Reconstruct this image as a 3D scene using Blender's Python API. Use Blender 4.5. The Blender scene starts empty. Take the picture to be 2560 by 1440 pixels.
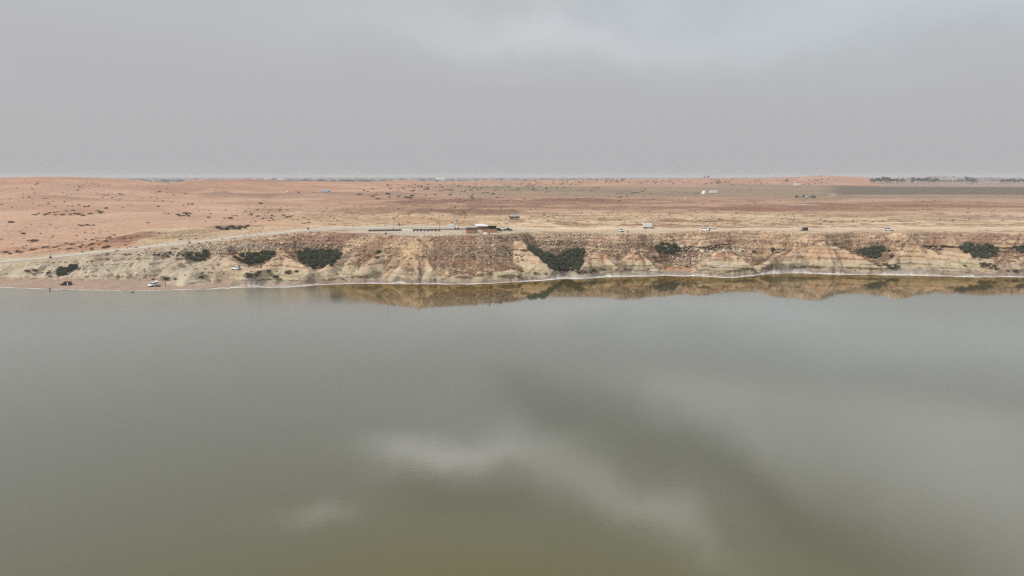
import bpy, math, random
import numpy as np
from mathutils import Vector, Matrix
R = math.radians
SC = bpy.context.scene
COL = SC.collection

# ------------------------------------------------------------------ camera
H = 50.0                       # drone height above the lake
FPX = 1707.0                   # focal length in photo pixels (2560 wide)
PITCH = R(9.28)
cam_d = bpy.data.cameras.new("camera"); cam = bpy.data.objects.new("camera", cam_d)
COL.objects.link(cam); SC.camera = cam
cam.location = (0, 0, H); cam.rotation_euler = (math.pi/2 - PITCH, 0, 0)
cam_d.sensor_width = 36.0; cam_d.lens = 36.0*FPX/2560.0
cam_d.clip_start = 0.5; cam_d.clip_end = 90000
FW = np.array([0, math.cos(PITCH), -math.sin(PITCH)]); UP = np.array([0, math.sin(PITCH), math.cos(PITCH)])
def raydir(px, py):
    a = (px-1280.0)/FPX; b = (720.0-py)/FPX
    return a, FW[1]+UP[1]*b, FW[2]+UP[2]*b
def T(py):
    _, y, z = raydir(1280, py); return -z/y

# ------------------------------------------------------------------ exposure
SC.view_settings.view_transform = 'Standard'; SC.view_settings.look = 'None'
SC.view_settings.exposure = 0.42; SC.view_settings.gamma = 1.0
SC.view_settings.use_curve_mapping = False
SC.cycles.use_denoising = False; SC.cycles.pixel_filter_type = 'BLACKMAN_HARRIS'; SC.cycles.filter_width = 1.3
SC.cycles.max_bounces = 6; SC.cycles.volume_bounces = 0
SC.cycles.sample_clamp_indirect = 6

# ------------------------------------------------------------------ sky
SUN_EL, SUN_AZ = 41.0, -109.0        # azimuth from +Y, negative = to the left
W = bpy.data.worlds.new("World"); SC.world = W; W.use_nodes = True
nt = W.node_tree; nt.nodes.clear(); N = nt.nodes; L = nt.links
def nd(t, **kw):
    n = N.new(t)
    for k, v in kw.items(): setattr(n, k, v)
    return n
def mth(op, a, b=None, c=None):
    n = nd('ShaderNodeMath', operation=op)
    for i, v in enumerate((a, b, c)):
        if v is None: continue
        if isinstance(v, (int, float)): n.inputs[i].default_value = v
        else: L.new(v, n.inputs[i])
    return n.outputs[0]
sky = nd('ShaderNodeTexSky', sky_type='NISHITA'); sky.sun_disc = False
sky.sun_elevation = R(SUN_EL); sky.sun_rotation = R(SUN_AZ); sky.dust_density = 4.0; sky.air_density = 1.2
tc = nd('ShaderNodeTexCoord'); sx = nd('ShaderNodeSeparateXYZ'); L.new(tc.outputs['Generated'], sx.inputs[0])
az = mth('ARCTAN2', sx.outputs[0], sx.outputs[1]); el = mth('ARCSINE', sx.outputs[2])
elp = mth('MAXIMUM', el, 0.0)
cv = nd('ShaderNodeCombineXYZ'); L.new(az, cv.inputs[0]); L.new(el, cv.inputs[1])
wn = nd('ShaderNodeTexNoise'); wn.inputs['Scale'].default_value = 3.0; wn.inputs['Detail'].default_value = 8; wn.inputs['Roughness'].default_value = .55
L.new(cv.outputs[0], wn.inputs['Vector'])
ws = nd('ShaderNodeVectorMath', operation='SUBTRACT'); L.new(wn.outputs['Color'], ws.inputs[0]); ws.inputs[1].default_value = (.5, .5, .5)
wsc = nd('ShaderNodeVectorMath', operation='SCALE'); L.new(ws.outputs[0], wsc.inputs[0]); wsc.inputs['Scale'].default_value = 0.24
wa = nd('ShaderNodeVectorMath', operation='ADD'); L.new(cv.outputs[0], wa.inputs[0]); L.new(wsc.outputs[0], wa.inputs[1])
WARP = wa.outputs[0]
def blob(px, py, rx, ry, rot, amp):
    """soft cloud bank centred on the direction seen at (px,py); below the horizon = seen mirrored in the lake"""
    a, y, z = raydir(px, py)
    A = math.atan2(a, y); E = abs(math.atan2(z, math.hypot(a, y)))
    m = nd('ShaderNodeMapping', vector_type='TEXTURE'); L.new(WARP, m.inputs['Vector'])
    m.inputs['Location'].default_value = (A, E, 0)
    m.inputs['Rotation'].default_value = (0, 0, R(rot)); m.inputs['Scale'].default_value = (rx/FPX, ry/FPX, 1)
    ln = nd('ShaderNodeVectorMath', operation='LENGTH'); L.new(m.outputs[0], ln.inputs[0])
    r2 = mth('MULTIPLY', ln.outputs['Value'], ln.outputs['Value'])
    g = mth('EXPONENT', mth('MULTIPLY', r2, -1.0))
    return mth('MULTIPLY', g, amp)
BLOBS = [  # px, py, rx, ry, rotation (deg), amplitude
    (1080, 1095, 150, 46, 4, 1.05), (1180, 1120, 230, 48, -10, 0.45), (760, 1255, 110, 30, 8, 0.75),
    (1500, 1230, 340, 62, 26, 0.70), (1650, 1300, 120, 44, 20, 0.5), (1800, 990, 460, 90, 20, 0.38), (2400, 960, 380, 130, 10, 0.46),
    (1390, 990, 290, 55, 24, -0.20), (1850, 1190, 560, 70, 26, -0.29), (2250, 1010, 300, 50, 18, -0.10),
    (1150, 1250, 330, 50, 10, -0.22), (2500, 1270, 330, 130, 25, 0.60), (300, 1150, 500, 220, 0, -0.05), (1900, 800, 900, 60, 0, 0.12), (1300, 780, 300, 40, 0, .12),
    (1500, 40, 420, 40, -8, 0.0), (1230, 180, 150, 14, 0, 0.03), (2300, 30, 600, 90, 0, 0.03), (2350, 190, 300, 30, 0, .02), (300, 40, 500, 100, 0, -0.015)]
acc = acch = None
for b in BLOBS:
    o = blob(*b)
    if b[1] > 850: acch = o if acch is None else mth('ADD', acch, o)
    else: acc = o if acc is None else mth('ADD', acc, o)
hm = nd('ShaderNodeMapRange', interpolation_type='SMOOTHSTEP'); L.new(el, hm.inputs[0]); hm.inputs[1].default_value = R(14.6); hm.inputs[2].default_value = R(17.5)
acc = mth('ADD', acc, mth('MULTIPLY', acch, hm.outputs[0]))
# streaky fine cloud structure
mp = nd('ShaderNodeMapping'); L.new(WARP, mp.inputs['Vector']); mp.inputs['Scale'].default_value = (2.2, 11, 1)
cn = nd('ShaderNodeTexNoise'); cn.inputs['Scale'].default_value = 1.6; cn.inputs['Detail'].default_value = 6
L.new(mp.outputs[0], cn.inputs['Vector'])
cn2 = mth('MULTIPLY', mth('SUBTRACT', cn.outputs['Fac'], 0.5), mth('MULTIPLY', elp, 0.20))
rampE = nd('ShaderNodeValToRGB'); L.new(mth('DIVIDE', elp, math.pi/2), rampE.inputs[0])
cr = rampE.color_ramp; cr.interpolation = 'B_SPLINE'
stops = [(0.0, (.408, .398, .411)), (0.06, (.412, .404, .418)), (0.15, (.440, .448, .462)), (0.24, (.55, .56, .57)),
         (0.36, (.64, .645, .65)), (1.0, (.62, .62, .62))]
while len(cr.elements) < len(stops): cr.elements.new(0.5)
for e, (p, c) in zip(cr.elements, stops): e.position = p; e.color = (*c, 1)
amp = mth('ADD', acc, cn2)
ampc = mth('ADD', amp, 1.0)
vs = nd('ShaderNodeVectorMath', operation='SCALE'); L.new(rampE.outputs[0], vs.inputs[0]); L.new(ampc, vs.inputs['Scale'])
# thin blue showing through, upper right
bt = blob(2150, 40, 900, 130, -4, 0.036)
bc = nd('ShaderNodeVectorMath', operation='SCALE'); bc.inputs[0].default_value = (-.45, .40, .62); L.new(bt, bc.inputs['Scale'])
va = nd('ShaderNodeVectorMath', operation='ADD'); L.new(vs.outputs[0], va.inputs[0]); L.new(bc.outputs[0], va.inputs[1])
bg1 = nd('ShaderNodeBackground'); L.new(va.outputs[0], bg1.inputs[0]); bg1.inputs[1].default_value = 0.9
bg2 = nd('ShaderNodeBackground'); L.new(sky.outputs[0], bg2.inputs[0]); bg2.inputs[1].default_value = 0.05
mx = nd('ShaderNodeMixShader'); mx.inputs[0].default_value = 0.1
L.new(bg1.outputs[0], mx.inputs[1]); L.new(bg2.outputs[0], mx.inputs[2])
wo = nd('ShaderNodeOutputWorld'); L.new(mx.outputs[0], wo.inputs[0])

# ------------------------------------------------------------------ sun
sd = bpy.data.lights.new("sun", 'SUN'); so = bpy.data.objects.new("sun", sd); COL.objects.link(so)
sd.energy = 2.4; sd.angle = R(6); sd.color = (1.0, .955, .89)
sdir = Vector((-.74, -.26, .66)).normalized()
so.rotation_euler = sdir.to_track_quat('Z', 'Y').to_euler(); so.location = (-100, 0, 200)
sky.sun_rotation = math.atan2(sdir.x, sdir.y); sky.sun_elevation = math.asin(sdir.normalized().z)

# ------------------------------------------------------------------ noise
def _h(ix, iy, s):
    h = (ix.astype(np.uint32)*np.uint32(374761393)) ^ (iy.astype(np.uint32)*np.uint32(668265263)) ^ np.uint32(s*2246822519 & 0xffffffff)
    h = (h ^ (h >> np.uint32(13)))*np.uint32(1274126177); h ^= h >> np.uint32(16)
    h = h*np.uint32(2654435761); h ^= h >> np.uint32(15)
    return h.astype(np.float32)*np.float32(1/4294967295.0)
def vn(x, y, s=0):
    fx = np.floor(x); fy = np.floor(y); ix = fx.astype(np.int64); iy = fy.astype(np.int64)
    tx = (x-fx).astype(np.float32); ty = (y-fy).astype(np.float32)
    tx = tx*tx*(3-2*tx); ty = ty*ty*(3-2*ty)
    a = _h(ix, iy, s); b = _h(ix+1, iy, s); c = _h(ix, iy+1, s); d = _h(ix+1, iy+1, s)
    return ((a+(b-a)*tx)+((c+(d-c)*tx)-(a+(b-a)*tx))*ty)*2-1
def fbm(x, y, s=0, o=4, g=.5):
    r = 0; a = 1; t = 0
    for i in range(o):
        r = r+a*vn(x, y, s+i*17); t += a; x = x*2.03+13.7; y = y*2.03-7.1; a *= g
    return r/t
def ridge(x, y, s=0, o=3):
    r = 0; a = 1; t = 0
    for i in range(o):
        r = r+a*(1-np.abs(vn(x, y, s+i*17))*2); t += a; x = x*2.1+3.7; y = y*2.1-7.1; a *= .5
    return r/t
def ss(a, b, x):
    t = np.clip((x-a)/(b-a), 0, 1); return t*t*(3-2*t)
def lin(c):
    c = np.array(c, float)/255.0
    return np.where(c <= .04045, c/12.92, ((c+.055)/1.055)**2.4)

def densify(P, step=4.0):
    P = np.array(P, float); out = []
    for a, b in zip(P[:-1], P[1:]):
        n = max(1, int(np.hypot(*(b-a)[:2])/step))
        for k in range(n): out.append(a+(b-a)*k/n)
    out.append(P[-1]); out = np.array(out)
    for _ in range(6): out[1:-1] = (out[:-2]+2*out[1:-1]+out[2:])/4
    return out
def polydist(P, x, y):
    best = np.full(x.shape, 1e9); val = np.zeros(x.shape)
    for a, b in zip(P[:-1], P[1:]):
        ab = b[:2]-a[:2]; q = np.clip(((x-a[0])*ab[0]+(y-a[1])*ab[1])/max(ab@ab, 1e-6), 0, 1)
        dd = np.hypot(x-a[0]-ab[0]*q, y-a[1]-ab[1]*q); m = dd < best
        best = np.where(m, dd, best); val = np.where(m, a[2]+(b[2]-a[2])*q, val)
    return best, val
# ------------------------------------------------------------------ terrain grid: u = x/y, D = y
NU = 1850
U = np.linspace(-1.16, 1.16, NU)
Drow = np.concatenate([np.arange(285, 304, 1.5), np.arange(304, 406, .3), np.arange(406, 480, .65)])
d = Drow[-1]; ext = []
while d < 34000:
    d *= 1.0095 if d < 2600 else 1.03
    ext.append(d)
Drow = np.concatenate([Drow, ext]); ND = len(Drow)
UU, DD = np.meshgrid(U, Drow)                      # rows = depth
XX = UU*DD
def u2px(u, k=1.0): return 1280+u*FPX*k
PXn = u2px(U, .994)                                # photo column for the cliff zone
PXf = u2px(U, 1.011)                               # for the plain beyond
S_T = [(-500, 712), (0, 719), (100, 723), (200, 726), (300, 728), (400, 726.5), (500, 724), (600, 719.5), (700, 719), (740, 716), (800, 712), (900, 709),
       (1050, 710), (1150, 711), (1200, 710.7), (1240, 708), (1340, 703), (1415, 697), (1455, 698), (1515, 692.5), (1615, 691), (1665, 689),
       (1765, 692), (1840, 695.5), (1880, 690), (1925, 685), (1995, 683), (2070, 686), (2220, 687.5), (2345, 691), (2445, 693), (2560, 693), (3100, 692)]
def tab(T_, x, col): return np.interp(x, [t[0] for t in T_], [t[col] for t in T_])
def blur(a, n):
    if n < 2: return a
    k = np.hanning(n+2)[1:-1]; k /= k.sum(); p = np.pad(a, n//2+1, mode='edge')
    return np.convolve(p, k, mode='same')[n//2+1:n//2+1+len(a)]
Sd = H/np.array([T(p) for p in tab(S_T, PXn, 1)])
Sd = blur(Sd, 9)+.9*vn(U*90, U*0, 5)+.45*vn(U*260, U*0, 6)
E_T = [(-500, 345, 5), (0, 348, 6.2), (126, 346, 7.3), (300, 358, 10), (474, 364, 13), (600, 372, 15.5), (700, 380, 18), (770, 386, 19), (880, 377, 19.3), (950, 368, 19),
       (1040, 356, 19), (1120, 360, 18.8), (1200, 365, 18.6), (1280, 378, 18.4), (1330, 390, 18.2), (1380, 396, 17.8), (1440, 393, 17.6), (1510, 385, 17.8), (1560, 381, 18.1), (1640, 384, 18.2),
       (1690, 394, 18), (1760, 390, 18.5), (1840, 403, 17.8), (1900, 398, 17.8), (1950, 386, 17.9), (2060, 379, 18.1), (2130, 398, 17.2), (2180, 392, 17.8), (2250, 384, 18.6), (2330, 395, 18), (2380, 397, 17.8),
       (2440, 392, 18), (2560, 391, 18), (3100, 390, 18)]
E_T = [(p_, (392+(e_-392)*1.3) if 1320 < p_ < 2500 else e_, (H-(392+(e_-392)*1.3)*(H-z_)/e_) if 1320 < p_ < 2500 else z_) for p_, e_, z_ in E_T]
Ed = blur(tab(E_T, PXn, 1), 15)+1.6*vn(U*60, U*0, 8)+.8*vn(U*170, U*0, 9)
Zt = blur(tab(E_T, PXn, 2), 25)
B_T = [(-500, .58), (0, .56), (300, .50), (440, .46), (560, .34), (700, .25), (860, .16), (1000, .12), (1320, .12), (1420, .2), (1500, .16), (1700, .22), (1800, .14), (2060, .12), (2240, .17), (2560, .17), (3100, .17)]
Bb = tab(B_T, PXn, 1)
DK = [340, 380, 420, 480, 560, 650, 800, 950, 1150, 1400, 1700, 2100, 2700, 4000, 7000, 14000, 34000]
far = [26, 26, 28, 34, 44]
ZK = {
 -600: [5, 10, 15, 21, 27, 32, 40, 45, 46, 42, 33, 28]+far,
 0:    [5.5, 10.5, 16, 21.5, 27, 32, 39.5, 45, 47.2, 42, 30, 26]+far,
 100:  [6.5, 11, 16, 22, 27.5, 33, 41, 47, 49.6, 44, 30, 26]+far,
 250:  [8, 12.5, 16.5, 21.5, 26.5, 31.5, 38.5, 44.5, 47.3, 42, 30, 26]+far,
 340:  [9, 13, 17, 21, 25.5, 29.5, 36, 41.5, 44, 38, 30, 26]+far,
 420:  [9.5, 14, 17.5, 20.8, 24.5, 28, 34, 41, 38, 32, 28, 26]+far,
 500:  [10, 15, 18, 20.8, 23.6, 26.5, 30.5, 39.5, 45.2, 38, 30, 26]+far,
 620:  [11, 17, 19, 21, 23.3, 26, 29.5, 34, 42.5, 46.3, 36, 28]+far,
 700:  [12, 18, 19.3, 20.8, 22.8, 25.6, 28.8, 30.5, 36, 41.5, 40, 28]+far,
 780:  [13, 19, 19.5, 20.8, 22.6, 25.2, 28.5, 29.6, 36.5, 41.6, 32, 27]+far,
 860:  [13, 19, 19.5, 21.2, 23.0, 25.6, 28.5, 29.3, 33.5, 39.5, 34, 27]+far,
 930:  [13, 19, 19.3, 20.8, 23.0, 25.5, 28.2, 29, 32, 39.2, 35, 27]+far,
 1015: [13, 18.5, 19, 20.5, 22.6, 25.0, 27.5, 28.8, 32.5, 45.2, 36, 27]+far,
 1100: [13, 18.3, 19, 20.4, 22.6, 24.8, 27.2, 28.6, 31.5, 38.5, 38, 27]+far,
 1280: [13, 18, 18.6, 20.6, 22.0, 24.2, 26.0, 28.2, 30.5, 35, 41.6, 30]+far,
 1500: [13, 17.8, 18.4, 20.0, 22.0, 23.6, 25.8, 27.6, 30, 35, 43.8, 36]+far,
 1700: [13, 17.8, 18.2, 19.8, 21.8, 23.4, 25.5, 27.4, 30, 35, 42.8, 42]+far,
 1800: [13, 17.8, 18.2, 19.6, 21.5, 23.2, 25.3, 27.2, 30, 34.5, 41.0, 44.5]+far,
 1900: [13, 17.8, 18.2, 19.6, 21.3, 22.8, 24.8, 27.0, 29.5, 34, 40, 46]+far,
 2050: [13, 17.8, 18.1, 19.6, 21.2, 22.6, 24.2, 26.0, 29, 33, 41, 53.2]+far,
 2150: [13, 17.8, 18.1, 19.6, 21.2, 22.6, 24.5, 26.0, 28, 31, 38, 50]+[36]+far[1:],
 2210: [13, 17.8, 18.1, 19.6, 21.2, 22.8, 24.8, 26.0, 28, 30, 32, 36, 34, 27, 34, 34, 44],
 2340: [13, 17.8, 18.1, 19.8, 21.4, 23.0, 25.0, 26.4, 28, 29.5, 30.2, 30.2, 29, 29, 58.5, 34, 44],
 2440: [13, 17.8, 18.1, 19.8, 21.4, 23.0, 25.0, 26.4, 28, 29.5, 30, 29.5, 28, 28, 42, 34, 44],
 2560: [13, 17.8, 18.1, 19.8, 21.4, 23.0, 25.0, 26.4, 28, 29, 29.5, 29, 28, 27, 32, 34, 44],
 3200: [13, 17.8, 18.1, 19.8, 21.4, 23.0, 25.0, 26.4, 28, 29, 29.5, 29, 28, 27, 32, 34, 44]}
kx = sorted(ZK)
tmp = np.array([np.interp(np.log(Drow), np.log(DK), ZK[k]) for k in kx])          # knots x ND
base = np.empty((ND, NU))
for i in range(ND): base[i] = blur(np.interp(PXf, kx, tmp[:, i]), 31)
for _ in range(2):                                                                    # round the kinks along depth
    m = Drow > 470
    sm = base.copy()
    for k in range(1, 5): sm[4:-4] += base[4-k:ND-4-k]+base[4+k:ND-4+k]
    sm[4:-4] /= 9
    base = np.where(m[:, None], sm, base)
# undulation of the plain and dunes
amp_u = ss(400, 700, DD)*(1-.5*ss(3000, 9000, DD))
duneL = ss(1150, 500, 1280+UU*FPX)*ss(430, 700, DD)
base += amp_u*(.9*fbm(XX/70, DD/55, 21, 4)+.30*fbm(XX/14, DD/10, 25, 3))
base += duneL*(2.8*ridge(XX/95+.4*vn(XX/60, DD/60, 3), DD/60, 31, 2)-.6)*(1-.45*ss(750, 1000, DD))
crestz = ss(1200, 1700, DD)*ss(2700, 2300, DD)
base += crestz*(2.6*fbm(XX/48, DD/160, 41, 3))
base += ss(1000, 650, 1280+UU*FPX)*ss(800, 1050, DD)*ss(1500, 1250, DD)*1.5*fbm(XX/45, DD/150, 43, 3)
base += (1-ss(470, 620, DD))*(.16*fbm(XX/3, DD/3, 45, 3))
# cliff profile between shore and edge
SS_, EE, ZT, BB = [np.broadcast_to(a, DD.shape) for a in (Sd, Ed, Zt, Bb)]
t = (DD-SS_)/(EE-SS_)
s = np.clip((t-BB)/(1-BB), 0, 1)
PXg = 1280+UU*FPX*.994
spur = np.exp(-((PXg-1060)/120)**2)+np.exp(-((PXg-1230)/70)**2)*.8
spur = np.clip(spur+ss(640, 500, PXg)*.5, 0, 1)
g1 = np.interp(s, [0, .12, .45, .62, .8, 1], [0, .05, .20, .50, .82, 1])
g2 = np.interp(s, [0, .08, .3, .6, 1], [0, .15, .38, .66, 1])
g = g1*(1-spur)+g2*spur
beachz = 1.1
Z = np.where(t < 0, t*3.5, np.where(t < BB, beachz*(t/np.maximum(BB, .01)), beachz+(ZT-beachz)*g))
Z = np.maximum(Z, -3.2)
wE = ss(0, 26, DD-EE)
Z = np.where(t > 1, ZT+(base-ZT)*wE, Z)
Z = np.where(DD > 440, base, Z)
# spurs and cones standing in front of the cliff: px, py of apex, depth, run left/right (m), run to the front (m)
def ptD(px, py, D):
    a, y, z = raydir(px, py); k = D/y
    return a*k, D, H+z*k
coneM = np.zeros_like(Z)
CONES = [(545, 641, 345, 18, 17, 16), (705, 640, 346, 14, 14, 15), (875, 652, 338, 13, 11, 12), (1042, 600, 350, 22, 22, 30),
         (1500, 628, 362, 11, 12, 18), (1588, 628, 362, 10, 12, 17), (1812, 627, 364, 15, 15, 20),
         (2060, 608, 366, 26, 20, 22), (1990, 626, 360, 18, 12, 18), (2288, 607, 369, 16, 20, 24), (2520, 640, 352, 12, 14, 14), (1130, 640, 344, 18, 20, 14),
         (250, 668, 334, 22, 26, 12), (360, 655, 340, 18, 22, 14), (430, 668, 335, 15, 12, 10), (90, 662, 337, 20, 24, 12)]
for (px, py, D, wl, wr, wf) in CONES:
    x0, y0, z0 = ptD(px, py, D); z0 *= 1.1
    dx = XX-x0; dy = DD-y0
    wob = 1+.16*vn(XX/4.5, DD/9, int(px))+.08*vn(XX/1.6, DD/4, int(px)+1)
    wx = np.where(dx < 0, wl, wr); wy = np.where(dy < 0, np.maximum(5, y0-SS_-np.maximum(2.5, .92*BB*(EE-SS_)*ss(760, 600, PXg))), 60.0)
    r = np.sqrt((dx/wx)**2+(dy/wy)**2)*wob
    cz = z0*(1-r**.92)
    k = 1.2                                                                # smooth maximum
    hh = np.clip(.5+.5*(cz-Z)/k, 0, 1)
    ok = (dy < 26) & (r < 1.2) & (t > 0.04) & (t < 1.05); hh = hh*ss(.04, .1, t)
    Z = np.where(ok, Z*(1-hh)+cz*hh+k*hh*(1-hh), Z); coneM = np.where(ok, np.maximum(coneM*(1-hh), hh*ss(1.0, .88, r)), coneM)
# recesses that hold the thickets: px, py centre, half width px, depth range, floor heights
PITS = [(798, 640, 62, 334, 365, 4.0, 8.5), (640, 640, 52, 336, 362, 4.0, 8.5), (498, 638, 32, 340, 358, 4, 7.5),
        (1392, 650, 70, 334, 378, 1.6, 9), (1668, 630, 42, 352, 378, 6.5, 10), (2182, 640, 46, 346, 378, 3, 9.5), (2445, 630, 52, 350, 380, 3.5, 10.5), (2570, 622, 34, 350, 380, 6, 10)]
for (px, py, hw, d0, d1, z0, z1) in PITS:
    u0 = (px-1280)/FPX/.994; hu = hw/FPX
    q = (DD-d0)/(d1-d0)
    wdt = np.interp(q, [-.2, 0, .5, 1.0, 1.1], [.25, .45, .85, 1.0, .9])
    rr = np.abs(UU-u0)/(hu*wdt)+.12*vn(XX/3, DD/3, int(px))
    fl = z0+(z1-z0)*np.clip(q, 0, 1)
    wall = np.maximum(0, rr-1)*9+np.maximum(0, q-1)*26+np.maximum(0, -q)*6
    Z = np.where((q > -.4) & (q < 1.35) & (rr < 2.2), np.minimum(Z, fl+wall), Z)
# sharp-crested spurs bounding the hollows; (px, py, metres inland of the waterline)
def shoreD(px): return float(np.interp(px, PXn, Sd))
SPURS = [[(2060, 606, 24), (2110, 622, 17), (2160, 645, 10), (2203, 671, 3.5)], [(2288, 606, 26), (2330, 625, 19), (2380, 648, 11), (2428, 675, 3.5)],
 [(2378, 588, 44), (2402, 612, 34), (2440, 645, 20), (2490, 668, 9), (2530, 681, 3)], [(1300, 600, 44), (1322, 620, 33), (1345, 640, 20), (1372, 662, 9), (1388, 678, 3.5)],
 [(905, 600, 50), (864, 630, 35), (836, 654, 19), (808, 674, 8)], [(700, 637, 26), (738, 650, 18), (772, 672, 8)], [(2060, 606, 24), (1990, 626, 14), (1915, 652, 6)],
 [(1812, 624, 26), (1850, 642, 15), (1884, 671, 4)], [(1812, 624, 26), (1772, 650, 13), (1746, 674, 4)], [(1588, 627, 24), (1624, 650, 13), (1646, 676, 4)], [(1588, 627, 24), (1562, 652, 12), (1554, 677, 4)],
 [(1500, 627, 24), (1530, 650, 12), (1550, 674, 4)], [(1500, 627, 24), (1470, 650, 13), (1450, 678, 4)], [(2288, 606, 26), (2245, 640, 15), (2212, 664, 6)], [(1040, 594, 44), (1032, 630, 25), (1002, 668, 9)],
 [(1040, 594, 44), (1060, 640, 22), (1078, 674, 7)], [(700, 637, 26), (660, 658, 16), (628, 674, 9)], [(545, 640, 34), (500, 660, 24), (478, 672, 18)], [(545, 640, 34), (590, 655, 24), (632, 668, 16)],
 [(2520, 636, 26), (2560, 660, 12), (2600, 678, 4)], [(2520, 636, 26), (2500, 660, 12), (2492, 676, 5)], [(960, 626, 34), (925, 650, 18), (905, 672, 8)]]
crest = np.zeros_like(Z)
for n_s, sp_ in enumerate(SPURS):
    P = np.array([ptD(px, py, shoreD(px)+o_) for px, py, o_ in sp_]); P[:, 2] = np.maximum(P[:, 2], .6)
    P = densify(P, 1.5); i0, i1 = np.searchsorted(Drow, [P[:, 1].min()-22, P[:, 1].max()+22]); us = P[:, 0]/P[:, 1]; j0, j1 = np.searchsorted(U, [us.min()-.07, us.max()+.07])
    sl = (slice(max(i0, 0), i1), slice(j0, j1)); x = XX[sl]; y = DD[sl]
    dd, v = polydist(P[::2], x+.8*vn(x/3, y/3, 800+n_s), y+.8*vn(x/3, y/3, 820+n_s))
    c_ = v-dd*(.62+.2*vn(x/5, y/8, 840+n_s)); w_ = ss(0.02, .08, t[sl])*ss(1.05, .98, t[sl]); k = .8
    hh = np.clip(.5+.5*(c_-Z[sl])/k, 0, 1)*w_
    Z[sl] = Z[sl]*(1-hh)+c_*hh+k*hh*(1-hh)*.5
    coneM[sl] = np.maximum(coneM[sl]*ss(1.0, 5.0, dd), hh*ss(15, 9, dd)); crest[sl] = np.maximum(crest[sl], hh*ss(2.6, .6, dd))
# rounded pale ledges along the foot: px, metres inland, half length px, half depth, height
ledgeM = np.zeros_like(Z)
for n_s, (px, off, hl, hd, hg) in enumerate([(1050, 8, 112, 6.0, 3.6), (1148, 6, 46, 5, 4.0), (1266, 7, 66, 7, 5.2), (872, 8, 52, 5.5, 3.6), (1196, 5, 26, 4, 2.6), (930, 10, 30, 5, 3.0), (1500, 5, 50, 5, 3.2), (1600, 5, 46, 5, 3.6),
        (2060, 6, 100, 5, 2.4), (2330, 5, 80, 5, 3.0), (2290, 5, 50, 5, 3.4), (1812, 7, 66, 6, 4.4), (1410, 5, 20, 3, 1.2), (2520, 6, 40, 5, 3.2),
        (455, 32, 46, 9, 5.5), (520, 27, 44, 8, 5.2), (592, 24, 46, 8, 4.8), (384, 36, 40, 9, 6.2), (320, 37, 50, 9, 6.5), (240, 36, 46, 8, 5.5), (430, 42, 50, 9, 8.0), (660, 14, 40, 6, 3.6)]):
    x0 = (px-1280)/FPX/.994; D0 = shoreD(px)+max(off, hd*.75+3.2); x0 *= D0; hx = hl*D0/FPX
    i0, i1 = np.searchsorted(Drow, [D0-hd*1.4, D0+hd*1.4]); j0, j1 = np.searchsorted(U, [(x0-hx*1.4)/D0, (x0+hx*1.4)/D0]); sl = (slice(max(i0, 0), i1), slice(j0, j1)); x = XX[sl]; y = DD[sl]
    r = np.sqrt(((x-x0)/hx)**2+((y-D0)/hd)**2)*(1+.22*vn(x/3.5, y/3.5, 860+n_s)+.1*vn(x/1.3, y/2, 861+n_s))
    c_ = hg*(1-r**3)*(.88+.12*vn(x/6, y/6, 880+n_s)); k = .5; hh = np.clip(.5+.5*(c_-Z[sl])/k, 0, 1)*ss(.015, .05, t[sl])
    Z[sl] = Z[sl]*(1-hh)+c_*hh; ledgeM[sl] = np.maximum(ledgeM[sl], hh*(r < 1.05))
    coneM[sl] = np.maximum(coneM[sl], ledgeM[sl])
# rills, rubble, small relief on the slopes
slope_m = ss(0, .12, t-BB*.7)*ss(1.06, .96, t)
Z -= slope_m*(1-spur*.6)*.55*np.clip(ridge(XX/3.2+.5*vn(XX/9, DD/9, 2), DD/26, 51, 3), 0, 1)*ss(1.5, 5, Z)
cq = 1-.65*ss(.2, .7, coneM)
Z += slope_m*cq*(.85*fbm(XX/3.8, DD/3.5, 61, 3)+.42*fbm(XX/1.1, DD/1.0, 65, 2))
bank = ss(620, 450, PXg)*slope_m
Z += bank*(1.5*ridge(XX/10, DD/30, 71, 2)-.6)*ss(.0, .2, s)*ss(1., .8, s)
Z += ss(0, .05, t)*(1-slope_m)*ss(1, .8, t)*(.12*fbm(XX/6, DD/3, 81, 3))
# knobbly ground just behind the edge, right half (off the tracks)
kn = ss(398, 410, DD)*ss(600, 540, DD)*ss(600, 820, PXg)
ter = ss(480, 520, DD)*ss(820, 700, DD)*ss(700, 900, PXf)
Z += ter*1.3*ss(.05, .30, fbm(XX/75, DD/38, 97, 5))
Z += kn*(.45*fbm(XX/7, DD/6, 91, 4)+.75*np.clip(ridge(XX/22, DD/9, 93, 3), -.2, 1))

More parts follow.
